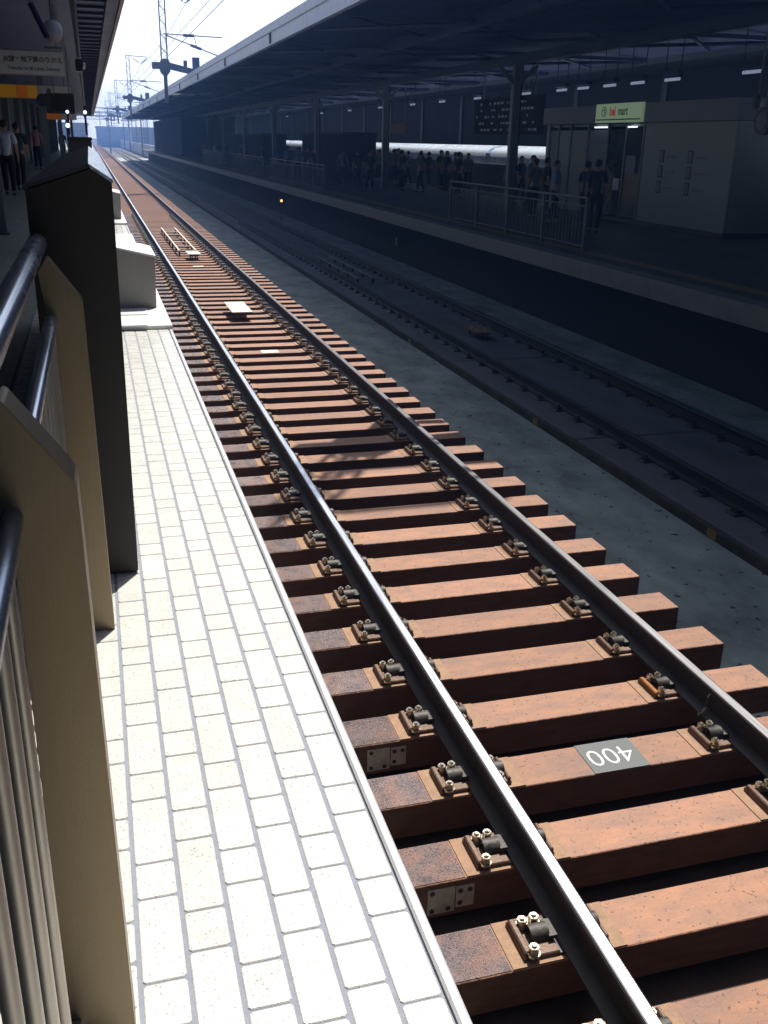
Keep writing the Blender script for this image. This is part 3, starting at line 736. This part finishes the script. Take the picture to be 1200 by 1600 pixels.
# fence along the right platform
def rfence(y0, y1, label):
    root = thing('railing', (9.9, y0, RZ), label, 'railing', 'railings on the opposite platform edge')
    L_ = y1-y0
    MB().cyl((0, 0, 1.08), (0, L_, 1.08), .028, n=10).build('top_rail', M['rfence'], root, smooth=True)
    MB().box(-.02, .02, .0, L_, .90, .93).box(-.02, .02, 0, L_, .10, .13).build('mid_rail', M['rfence'], root)
    b = MB(); y = .12; n = 0
    bars = []
    while y < L_: bars.append(y); y += .16
    for q in bars[:100]:
        pass
    if len(bars) <= 100:
        first = None
        for q in bars:
            if first is None: first = MB().box(-.008, .008, -.008, .008, .131, .899).build('upright_bar', M['rfence'], root, loc=(0, q, 0))
            else:
                c = first.copy(); COL.objects.link(c); c.parent = root; c.location = (0, q, 0)
    y = 0
    while y <= L_+.01:
        MB().box(-.035, .035, -.035, .035, .001, 1.05).build('railing_post', M['rfence'], root, loc=(0, y, 0)); y += L_/max(1, round(L_/2.2))
    return root
M['rfence'] = mat('railing_paint', (.10, .11, .11), .5, var=.1)
rfence(19.0, 27.4, 'dim bar railing on the opposite platform in front of the kiosk')
rfence(44.0, 58.0, 'dim bar railing on the opposite platform, second from the camera')
rfence(60.5, 74.0, 'dim bar railing on the opposite platform, third from the camera')
rfence(80.0, 94.0, 'dim bar railing on the opposite platform, farthest from the camera')

# waist high gate along the far side of the opposite platform
rt = thing('platform_gate', (17.3, 60, RZ), 'long dark waist high gate in front of the white train', 'barrier')
for k in range(12):
    MB((17.3, 60, RZ)).box(17.2, 17.4, 8+9.4*k, 17.1+9.4*k, RZ+.001, 2.02).build('gate_panel', M['dark_metal'], rt)
    MB((17.3, 60, RZ)).box(17.15, 17.45, 17.12+9.4*k, 17.38+9.4*k, RZ+.001, 2.12).build('gate_post', M['column'], rt)

# kiosk
def kiosk():
    o3 = (15.1, 26, RZ)
    root = thing('kiosk', o3, 'pale platform kiosk with glass doors and a lit shop sign', 'kiosk')
    T = 3.27
    MB(o3).box(15.12, 17.2, 21.66, 25.95, RZ+.12, 3.48).build('side_wall', M['kiosk'], root)
    MB(o3).box(15.10, 17.22, 21.64, 25.95, RZ+.001, RZ+.12).box(15.10, 17.2, 25.951, 32.5, RZ+.001, RZ+.12).build('plinth', M['dark_metal'], root)
    MB(o3).box(15.02, 17.3, 21.6, 32.6, 3.50, 4.0).build('header_band', M['kiosk_band'], root)
    MB(o3).box(15.05, 17.25, 21.62, 32.55, 3.481, 3.499).build('header_shadow_gap', M['dark_metal'], root)
    MB(o3).box(15.105, 15.12, 21.63, 21.70, RZ+.12, 3.48).build('corner_trim', M['column'], root)
    MB(o3).box(17.0, 17.2, 25.951, 32.5, RZ+.12, 3.48).build('back_wall', M['kiosk'], root)
    MB(o3).box(15.14, 17.0, 32.3, 32.5, RZ+.12, 3.48).build('end_wall', M['kiosk'], root)
    MB(o3).box(15.20, 17.0, 25.96, 32.29, 3.40, 3.47).build('ceiling', M['kiosk'], root)
    for y in (26.0, 27.0, 28.1, 29.4, 30.6, 31.5, 32.2):
        MB(o3).box(15.12, 15.19, y, y+.09, RZ+.13, 3.478).build('door_frame', M['column'], root)
    for (a, b) in ((26.1, 26.99), (27.1, 28.09)):
        MB(o3).box(15.15, 15.16, a, b, RZ+.13, 3.30).build('glass_door', M['glass'], root)
    for (a, b) in ((28.2, 29.39), (29.5, 30.59), (30.7, 31.49), (31.6, 32.19)):
        MB(o3).box(15.15, 15.165, a, b, RZ+.13, 3.30).build('display_panel', [M['kiosk_band'], M['kiosk']][int(a*10) % 2], root)
    for (a, b) in ((26.45, 26.95), (28.2, 29.0)):
        MB(o3).box(15.10, 15.135, a, b, 3.36, 3.40).build('tube_lamp', M['tubelight'], root)
    MB(o3).box(15.12, 15.145, 27.2, 27.55, 1.62, 1.95).build('paper_notice', M['sign_white'], root)
    MB(o3).box(15.12, 15.145, 26.35, 26.9, 2.1, 2.6).build('poster', M['kiosk_band'], root)
    sg = MB(o3).box(14.93, 15.015, 25.95, 28.67, 3.50, 4.02).build('shop_sign', M['sign_lit'], root)
    # lettering reads from the track: text runs along -Y (left to right as seen)
    rot = (R(90), 0, R(-90))
    zc = 3.80-RZ
    lettering('bel', .34, M['red'], sg, (14.925-15.1, 27.62-26, zc), rot, bold=.012, sx=.85)
    lettering('mart', .34, M['green'], sg, (14.925-15.1, 27.02-26, zc), rot, bold=.004, sx=.85)
    rg = MB()
    for i in range(20):
        t0, t1 = 2*math.pi*i/20, 2*math.pi*(i+1)/20
        rg.cyl((0, .13*math.cos(t0), .13*math.sin(t0)), (0, .13*math.cos(t1), .13*math.sin(t1)), .012, n=5)
    rg.cyl((0, -.03, -.07), (0, -.03, .07), .012, n=5).cyl((0, .05, .04), (0, -.03, .07), .012, n=5)
    rg.build('emblem', M['green'], sg, loc=(14.925-15.1, 28.15-26, zc))
    MB(o3).box(14.926, 14.929, 26.0, 28.62, 3.565, 3.60).build('underline', M['green'], sg)
    # guide panel with six framed pictures and lines of small print
    for (yy) in (24.95, 23.55):
        for zz in (2.62, 2.22, 1.82):
            f = MB(o3).box(15.108, 15.119, yy-.11, yy+.11, zz-.16, zz+.16).build('picture_frame', M['dark_metal'], root)
            MB(o3).box(15.103, 15.107, yy-.085, yy+.085, zz-.13, zz+.13).build('picture', M['kiosk_band'], f)
            MB(o3).box(15.112, 15.119, yy-.75, yy-.25, zz-.035, zz+.02).build('caption_strip', M['kiosk_band'], root)
    return root
kiosk()
rt = thing('platform_clock', (15.0, 20.6, 3.45), 'round dark clock hanging at the right end of the kiosk', 'clock')
MB().cyl((-.02, 0, 0), (.14, 0, 0), .30, n=24).build('clock_case', M['dark_metal'], rt, smooth=True)
MB().cyl((-.03, 0, 0), (-.022, 0, 0), .20, n=24).build('clock_face', M['kiosk_band'], rt)
MB().cyl((.05, 0, .30), (.05, 0, 2.0), .03, n=8).build('hanger', M['column'], rt)
rt = thing('bottle_lamp', (15.0, 20.9, 3.88), 'pale small lamp above the round clock on the opposite platform', 'lamp')
MB().ball((0, 0, 0), .13, 12, 1.3).build('lamp_shade', M['kiosk_band'], rt, smooth=True)
MB().cyl((0, 0, .17), (0, 0, 1.6), .02, n=6).build('hanger', M['column'], rt)

# dark stair enclosures
for i, (y0, y1) in enumerate(((61, 74), (91, 118), (124, 176))):
    rt = thing('stair_enclosure', (16, y0, RZ), ['dark stair enclosure in the gap between bright train windows', 'farther dark stair enclosure on the opposite platform', 'dark enclosure filling the far end of the opposite platform'][i], 'stair enclosure', 'stair enclosures on the opposite platform')
    MB((16, y0, RZ)).box(15.0 if i < 2 else 10.6, 17.0, y0, y1, RZ+.001, 3.2 if i < 2 else 5.2).build('enclosure_wall', mat('enclosure', (.022, .026, .04), .95, var=.2, scale=1, spec=.05), rt)
    MB((16, y0, RZ)).box(14.9, 17.1, y0-.1, y1+.1, 3.201 if i < 2 else 5.201, 3.35 if i < 2 else 5.3).build('enclosure_top', M['facade_dark'], rt)
# departure board
rt = thing('departure_board', (15.4, 37, 3.9), 'dark departure board with rows of tiny dim marks above the platform', 'display')
MB().box(0, .2, -3.2, 3.2, -.72, .62).build('board_case', M['facade_dark'], rt)
bd = MB()
rg = random.Random(5)
for r_ in range(5):
    y = -3.0
    while y < 2.9:
        wd = rg.uniform(.08, .3)
        if rg.random() < .7: bd.box(-.006, -.001, y, y+wd, .38-.24*r_, .46-.24*r_)
        y += wd+.12
bd.build('board_marks', mat('board_marks', (.10, .10, .11), .6, emit=(.25, .28, .38), estr=.09), rt)
MB().cyl((.1, -2.5, .62), (.1, -2.5, 1.7), .03, n=6).cyl((.1, 2.5, .62), (.1, 2.5, 1.7), .03, n=6).build('hanger', M['column'], rt)
rt = thing('hanging_sign', (15.4, 52, 3.3), 'dull orange brown hanging sign between columns of the opposite platform', 'sign')
MB().box(0, .15, -2.2, 2.2, 0, .45).build('sign_face', mat('dull_orange', (.22, .09, .02), .6), rt)
MB().cyl((.08, -1.8, .45), (.08, -1.8, 2.3), .03, n=6).cyl((.08, 1.8, .45), (.08, 1.8, 2.3), .03, n=6).build('hanger', M['column'], rt)

# ceiling lights
lp = None
lights = [22.4, 26.0, 27.9, 29.6, 31.4, 33.0, 36, 41, 45.5, 50, 56, 63, 71, 84]
for i, yy in enumerate(lights):
    if lp is None:
        lp = thing('ceiling_light', (15.8, yy, 4.62), '', 'light', 'tube lights under the opposite roof')
        MB().box(-.05, .05, -.42, .42, .03, .07).build('light_housing', M['beam'], lp)
        MB().cyl((0, -.38, 0), (0, .38, 0), .014, n=8).build('tube', M['tubelight_dim'], lp)
        MB().cyl((0, -.4, .09), (0, -.4, .95), .01, n=5).cyl((0, .4, .09), (0, .4, .95), .01, n=5).build('hanger', M['beam'], lp)
        o = lp
    else: o = copy_tree(lp); o.location = (15.8, yy, 4.62)
    o['label'] = 'tube light hanging under the opposite platform roof above the kiosk side'
    if i == 0: o['label'] = 'brightest tube light under the opposite roof, at the upper right'; o.scale = (1.6, 1.0, 3)

# amber signal lamp and small boxes under the platform edge
rt = thing('signal_lamp', (9.0, 49.8, -.02), 'tiny glowing amber lamp under the opposite platform edge', 'lamp')
MB().ball((0, -.12, 0), .06, 12).build('lamp_lens', M['amber'], rt, smooth=True)
MB().box(-.10, .10, -.05, .12, -.12, .14).build('lamp_box', M['dark_metal'], rt)
MB().cyl((0, 0, -.98), (0, 0, -.12), .025, n=8).build('stand', M['dark_metal'], rt)
rt = thing('junction_box', (9.7, 31.8, -.30), 'small pale box fixed under the opposite platform edge', 'box')
MB().box(-.08, .19, -.12, .12, -.12, .14).build('box_body', M['column'], rt, bevel=.01)
MB().box(-.084, -.081, -.09, .09, -.09, .11).build('box_lid', M['kiosk_band'], rt)

# train beyond
def train():
    o3 = (19.4, 60, -.67)
    root = thing('train', o3, 'white train standing beyond the opposite platform', 'train')
    P = [(17.72, -.3), (17.70, .9), (17.73, 1.8), (17.80, 2.42), (18.02, 2.66), (18.5, 2.77), (19.4, 2.79), (20.3, 2.77), (20.8, 2.66), (21.0, 2.42), (21.07, 1.8), (21.1, .9), (21.08, -.3)]
    y = -30.3
    while y < 120:
        MB(o3).prism(P, y, y+24.5).build('car_body', M['train'], root, smooth=True)
        for (z0, z1) in ((.55, .75), (.42, .47)):
            MB(o3).box(17.675, 17.699, y+.1, y+24.4, z0, z1).build('blue_stripe', M['train_blue'], root)
        for k in range(18):
            yy = y+2.3+k*1.13
            MB(o3).prism([(17.705, 1.14), (17.722, 1.58), (17.69, 1.58), (17.68, 1.14)], yy, yy+.6).build('window', M['glass'], root)
        MB(o3).box(17.78, 21.0, y+24.5, y+25, -.3, 2.45).build('gangway', M['train'], root)
        y += 25
    MB(o3).box(18.0, 20.8, -30, 118, -.62, -.305).build('bogie_skirt', M['dark_metal'], root)
    return root
train()
rt = thing('shade_roof', (21, 60, 5.7), 'added dark flat roof beyond the train, blocking sky light but for a slit', 'canopy', 'platform roofs')  # added roof: cuts ambient light, leaves a sun slit over the train
MB((21, 60, 5.7)).box(20.1, 22.85, -75, 185, 5.7, 5.95).build('shade_slab', M['facade_dark'], rt)
struct('far_track_bed', MB().box(18.3, 22, -6, 300, -1.0, -.80), M['slab'])
rt = thing('rear_sky_block', (5, -76, -1), 'unseen block added behind the camera to cut the sky fill', 'building')  # unseen, added to limit sky light from behind
MB((5, -76, -1)).box(-14, 32, -82, -75.5, -1, 9).build('sky_block_wall', M['facade_dark'], rt)
MB((5, -76, -1)).box(-14, 32, -75.49, -75.3, 3.6, 4.4).build('band', M['kiosk_band'], rt)
# dark station hall beyond
rt = thing('station_hall', (24, 60, -1), 'dark station hall beyond the white train', 'building')
MB((24, 60, -1)).box(23, 30, -75, 185, -1.0, 12).build('hall_wall', M['facade_dark'], rt)
for k in range(24):
    MB((24, 60, -1)).box(22.9, 22.999, -10+8*k, -9.6+8*k, -1, 11.8).build('wall_rib', M['dark_metal'], rt)

# ------------------------------------------------------------------ distance
def building(x0, x1, y0, y1, h, label, m1, rows, colsn):
    root = thing('office_building', ((x0+x1)/2, y0, -1), label, 'building', 'buildings far down the line')
    o3 = ((x0+x1)/2, y0, -1)
    MB(o3).box(x0, x1, y0, y1, -1, h).build('wall', m1, root)
    MB(o3).box(x0-.3, x1+.3, y0-.3, y1+.3, h+.001, h+.6).build('parapet', M['facade'], root)
    wm = None
    for r_ in range(rows):
        for c in range(colsn):
            zz = 1+(h-2)*(r_+.2)/rows; xx = x0+(x1-x0)*(c+.2)/colsn
            if wm is None:
                wm = MB().box(0, (x1-x0)*.6/colsn, -.05, 0, 0, (h-2)*.55/rows).build('window', M['facade2'], root)
                wm.location = (xx-o3[0], -.001, zz-o3[2])
            else:
                q = wm.copy(); COL.objects.link(q); q.parent = root; q.location = (xx-o3[0], -.001, zz-o3[2])
building(-14, 0, 300, 330, 5.5, 'pale low block at the far end of the line, left', M['facade'], 3, 5)
building(3, 16, 390, 420, 5.5, 'pale blue block at the far end of the line, middle', M['facade2'], 4, 6)
building(13, 30, 330, 360, 5, 'low pale block at the far end of the line, right', M['facade'], 3, 6)
building(-30, -12, 420, 450, 9, 'blue grey block far behind the near roof edge', M['facade2'], 4, 6)
for i, yy in enumerate((225, 262, 310)):
    rt = thing('signal_gantry', (6, yy, -1), 'steel lattice gantry spanning the tracks, %s of three down the line' % ['nearest', 'middle', 'farthest'][i], 'gantry', 'gantries spanning the tracks')
    for xx in (-4, 16):
        m_ = MB()
        for sx in (-.3, .3): m_.box(xx-6+sx-.06, xx-6+sx+.06, -.06, .06, 0, 9.5)
        z = 0
        while z < 9: m_.cyl((xx-6-.3, 0, z), (xx-6+.3, 0, z+.8), .04, n=4); z += .8
        m_.build('gantry_leg', M['blue_metal'], rt)
    m_ = MB().box(-10, 10, -.08, .08, 8.2, 8.35).box(-10, 10, -.08, .08, 9.2, 9.35)
    x = -10
    while x < 9.5: m_.cyl((x, 0, 8.3), (x+1, 0, 9.25), .045, n=4).cyl((x+1, 0, 9.25), (x+2, 0, 8.3), .045, n=4); x += 2
    m_.build('gantry_beam', M['blue_metal'], rt)
rm = random.Random(21)
for i in range(9):
    xx = rm.choice((-3.2, 10.5, 4.6, 14)) + rm.uniform(-.4, .4); yy = 215+i*24; hh = rm.uniform(9, 13)
    rt = thing('line_pole', (xx, yy, -1), 'slim far pole among the overhead lines down the track', 'pole', 'poles far down the line')
    MB().cyl((0, 0, 0), (0, 0, hh), .16, .11, n=8).build('pole_shaft', M['blue_metal'], rt)
    MB().box(-1.6, 1.6, -.06, .06, hh-1.4, hh-1.25).box(-1.1, 1.1, -.06, .06, hh-.5, hh-.38).build('cross_arm', M['blue_metal'], rt)
rt = thing('parapet_wall', (0, 200, -1), 'pale low parapet along the viaduct past the platforms', 'wall')
MB((0, 200, -1)).box(11, 11.3, 186, 420, -1, 1.4).build('parapet', M['facade'], rt)
MB((0, 200, -1)).box(-4.3, -4, 206, 420, -1, 1.4).build('parapet', M['facade'], rt)

hz = bpy.data.materials.new('haze'); hz.use_nodes = True; hn = hz.node_tree.nodes; hn.remove(hn['Principled BSDF'])
pv = hn.new('ShaderNodeVolumePrincipled'); pv.inputs['Density'].default_value = HAZE; pv.inputs['Color'].default_value = (.20, .42, 1, 1); pv.inputs['Anisotropy'].default_value = .35
hz.node_tree.links.new(pv.outputs[0], hn['Material Output'].inputs['Volume'])
if HAZE > 0:
    o = MB().box(-80, 80, -90, 560, -2.4, 22).build('haze', hz); o['kind'] = 'stuff'; o['label'] = 'pale air between the camera and the far end of the line'

# ------------------------------------------------------------------ people
def skin_mesh(verts, edges, radii, sub=2):
    me = bpy.data.meshes.new('t'); me.from_pydata(verts, edges, [])
    o = bpy.data.objects.new('t', me); COL.objects.link(o)
    md = o.modifiers.new('s', 'SKIN')
    sv = me.skin_vertices[0].data
    for i, r_ in enumerate(radii):
        sv[i].radius = (r_, r_) if not isinstance(r_, tuple) else r_
        sv[i].use_root = (i == 0)
    md.use_smooth_shade = True
    ss = o.modifiers.new('u', 'SUBSURF'); ss.levels = sub; ss.render_levels = sub
    bpy.context.view_layer.update()
    dg = bpy.context.evaluated_depsgraph_get(); out = bpy.data.meshes.new_from_object(o.evaluated_get(dg))
    bpy.data.objects.remove(o); return out
def link_mesh(me, name, m_, parent):
    me.name = name; me.materials.clear(); me.materials.append(m_)
    for p in me.polygons: p.use_smooth = True
    o = bpy.data.objects.new(name, me); COL.objects.link(o); o.parent = parent; return o
def person(loc, rz, label, shirt, stride=.0, h=1.72, lean=0, bag=False, arm=0., g_=None, cat='person'):
    root = thing('person', loc, label, cat, g_, rz)
    # figure faces -Y locally; units for 1.72 m
    st = stride; ln = lean
    V = []; E = []; Rr = []
    def v(p, r_, link=None):
        V.append(p); Rr.append(r_); i = len(V)-1
        if link is not None: E.append((link, i))
        return i
    pel = v((0, 0, .93), .12)
    wst = v((0, -.01-ln*.2, 1.08), .105, pel); che = v((0, -.01-ln*.6, 1.28), .125, wst); nk0 = v((0, -ln, 1.44), .075, che)
    nk = v((0, -.005-ln*1.1, 1.50), .052, nk0); hd = v((0, -.02-ln*1.2, 1.60), .082, nk); ht = v((0, -.015-ln*1.2, 1.68), .07, hd)
    nose = v((0, -.105-ln*1.2, 1.595), .016, hd)
    for s in (-1, 1):
        v((s*.082, .0-ln*1.2, 1.605), .014, hd)
        sh = v((s*.175, -ln, 1.40), .058, nk0)
        sw = st*.5*s+arm*(s > 0)
        el = v((s*.235, .02+sw*.25-ln, 1.13), .042, sh); wr = v((s*.245, -.05+sw*.5-ln, .89), .028, el)
        pa = v((s*.245, -.065+sw*.55-ln, .83), .030, wr)
        for k_, dy in enumerate((-.027, -.009, .009, .027)):
            a = v((s*.245, -.07+sw*.58-ln+dy, .775), .0095, pa); v((s*.238, -.08+sw*.58-ln+dy, .735+abs(k_-1.3)*.008), .008, a)
        th = v((s*.232, -.105+sw*.55-ln, .80), .010, pa)
        hp = v((s*.095, 0, .87), .088, pel)
        kn = v((s*.10, -st*s*.45-.02, .50), .058, hp); an = v((s*.10, -st*s*.8+(.10 if st*s < 0 else 0), .09), .038, kn)
        v((s*.105, -st*s*.8-.12+(.10 if st*s < 0 else 0), .035), .032, an)
    sc = h/1.72
    body = link_mesh(skin_mesh(V, E, Rr), 'body', M['skin'], root)
    # shirt over torso and upper arms
    V = []; E = []; Rr = []
    a0 = v((0, 0, .89), .128); a = v((0, 0, .96), .132, a0); b = v((0, -.01-ln*.2, 1.09), .128, a); c = v((0, -.01-ln*.6, 1.29), .148, b); d = v((0, -ln, 1.43), .088, c)
    for s in (-1, 1):
        sw = st*.5*s+arm*(s > 0)
        e = v((s*.178, -ln, 1.405), .073, d); f = v((s*.232, .015+sw*.22-ln, 1.16), .062, e)
    so = link_mesh(skin_mesh(V, E, Rr), 'shirt', M[shirt], root)
    V = []; E = []; Rr = []
    a = v((0, 0, 1.02), .112)
    b = v((0, 0, .90), .125, a)
    for s in (-1, 1):
        hp = v((s*.098, 0, .84), .104, b); kn = v((s*.10, -st*s*.45-.02, .50), .074, hp); an = v((s*.10, -st*s*.8+(.10 if st*s < 0 else 0), .10), .060, kn)
    link_mesh(skin_mesh(V, E, Rr), 'trousers', M['trouser'], root)
    for s in (-1, 1):
        V = []; E = []; Rr = []
        y_ = -st*s*.8+(.10 if st*s < 0 else 0)
        a = v((s*.10, y_+.03, .045), .044); v((s*.105, y_-.15, .035), .036, a)
        link_mesh(skin_mesh(V, E, Rr, 1), 'shoe', M['shoe'], root)
    hair = MB().ball((0, .008-ln*1.2, 1.645), .098, 14, 1.0)
    # cut face opening: drop the lower front of the cap
    hair.v = [((x, y_, z) if not (y_ < -.03-ln*1.2 and z < 1.655) else (x*.75, -.035-ln*1.2, max(z, 1.66))) for (x, y_, z) in hair.v]
    hair.build('hair', M['hair'], root, smooth=True)
    root.scale = (sc, sc, sc)
    if bag:
        bg_ = thing('shoulder_bag', (loc[0], loc[1], loc[2]), 'dark bag hanging at the side of ' + bag, 'bag', rz and None)
        bg_.rotation_euler = (0, 0, rz); bg_.scale = (sc, sc, sc)
        MB().box(.27, .35, -.15, .13, .62, .90).build('bag_body', M['shirt_dark'], bg_, bevel=.02)
        MB().cyl((.29, -.1, .90), (.20, -.02, 1.46), .012, n=6).cyl((.29, .1, .90), (.20, .02, 1.46), .012, n=6).build('strap', M['shirt_dark'], bg_)
    return root
PG = 'people on the opposite platform'
person((-2.13, 29.0, PZ), R(180), 'person in a white shirt and dark trousers walking away at the left edge', 'shirt_white', .22, 1.88, 0, 'the person in the white shirt', 0)
person((-2.0, 31.6, PZ), R(172), 'person in dark clothing walking beside the one in the white shirt', 'shirt_dark', .15, 1.84, 0.02)
person((-2.36, 50.8, PZ), R(180), 'person in a pink shirt and dark trousers walking away', 'shirt_pink', .18, 1.92, .03)
person((-1.75, 75, PZ), R(160), 'distant person in dark clothes on the near platform', 'shirt_dark', .1, 1.8)
proto_people = {}
for sh in ('shirt_blue', 'shirt_dark', 'shirt_grey', 'shirt_white'):
    pass
spots = [  # x, y, rz, shirt, label
    (12.6, 26.2, 60, 'shirt_blue', 'person in a pale blue shirt by the railing near the kiosk'),
    (13.1, 25.3, 120, 'shirt_dark', 'person in dark clothes right of the one in the pale blue shirt'),
    (15.6, 35.5, 30, 'shirt_dark', 'dark figure against the bright train, just left of the kiosk'),
    (15.9, 37.3, 200, 'shirt_grey', 'grey clad figure second from the kiosk against the bright train'),
    (14.6, 39.6, 90, 'shirt_dark', 'tall dark figure in a wide stance right of the brightest column'),
    (14.2, 43.5, 240, 'shirt_grey', 'grey figure left of the thick column against the bright train'),
    (13.9, 45.4, 100, 'shirt_dark', 'dark figure looking down between two columns'),
    (12.2, 44.8, 10, 'shirt_dark', 'dark figure close to the platform edge right of the pale column'),
    (12.0, 46.2, 190, 'shirt_dark', 'dark figure overlapping another beside the pale column'),
    (11.6, 47.5, 150, 'shirt_grey', 'grey figure standing right beside the pale column'),
    (11.4, 53.4, 60, 'shirt_dark', 'dark figure waiting left of the pale column'),
    (11.5, 55.0, 260, 'shirt_dark', 'dark figure in a small huddle left of the pale column'),
    (11.2, 56.6, 20, 'shirt_blue', 'blue shirted figure in the huddle left of the pale column'),
    (15.5, 50.5, 20, 'shirt_dark', 'dark figure seen against the long bright train strip'),
    (14.5, 53.0, 20, 'shirt_grey', 'grey figure at the left end of the long bright train strip'),
    (11.7, 72, 80, 'shirt_dark', 'dark figure far along the opposite platform by the third railing'),
    (11.9, 84, 80, 'shirt_grey', 'grey figure far along the opposite platform'),
    (11.4, 98, 80, 'shirt_white', 'pale shirted figure very far along the opposite platform'),
    (12.0, 112, 80, 'shirt_pink', 'reddish figure farthest along the opposite platform'),
]
extra = [(12.9, 28.3, 200, 'shirt_grey', 'grey figure behind the railing left of the pale blue shirt'), (13.9, 29.6, 80, 'shirt_dark', 'dark figure by the kiosk doors behind the railing'),
    (12.4, 23.4, 150, 'shirt_dark', 'dark figure at the near end of the first railing'), (14.4, 31.8, 20, 'shirt_blue', 'blue shirted figure at the left end of the kiosk'), (12.1, 60.5, 90, 'shirt_grey', 'grey figure by the second railing on the opposite platform'),
    (13.2, 64.0, 200, 'shirt_dark', 'dark figure beyond the second railing on the opposite platform'), (12.7, 67.5, 200, 'shirt_blue', 'blue figure beyond the second railing on the opposite platform'), (11.6, 91, 0, 'shirt_dark', 'dark figure past the farthest railing'), (12.4, 104, 0, 'shirt_dark', 'dark figure near the far enclosure on the opposite platform')]
spots += extra
rq = random.Random(11)
for i in range(20):
    spots.append((16.3+rq.uniform(-.5, .6), 43.0+i*.85+rq.uniform(-.2, .2), rq.uniform(0, 360), rq.choice(['shirt_dark', 'shirt_grey', 'shirt_dark']), 'dark figure in the queue along the side of the white train'))
base = {}
for (x, y, rz, sh, lb) in spots:
    key = (sh, int(x*10) % 2)
    if key not in base:
        o = person((x, y, RZ), R(rz), lb, sh, .0 if key[1] else .10, 1.70, 0, None, 0, PG); base[key] = o
    else:
        o = copy_tree(base[key]); o.location = (x, y, RZ); o.rotation_euler = (0, 0, R(rz)); o['label'] = lb; q = .96+.01*(int(y) % 8)
        o.scale = (q, q, q)
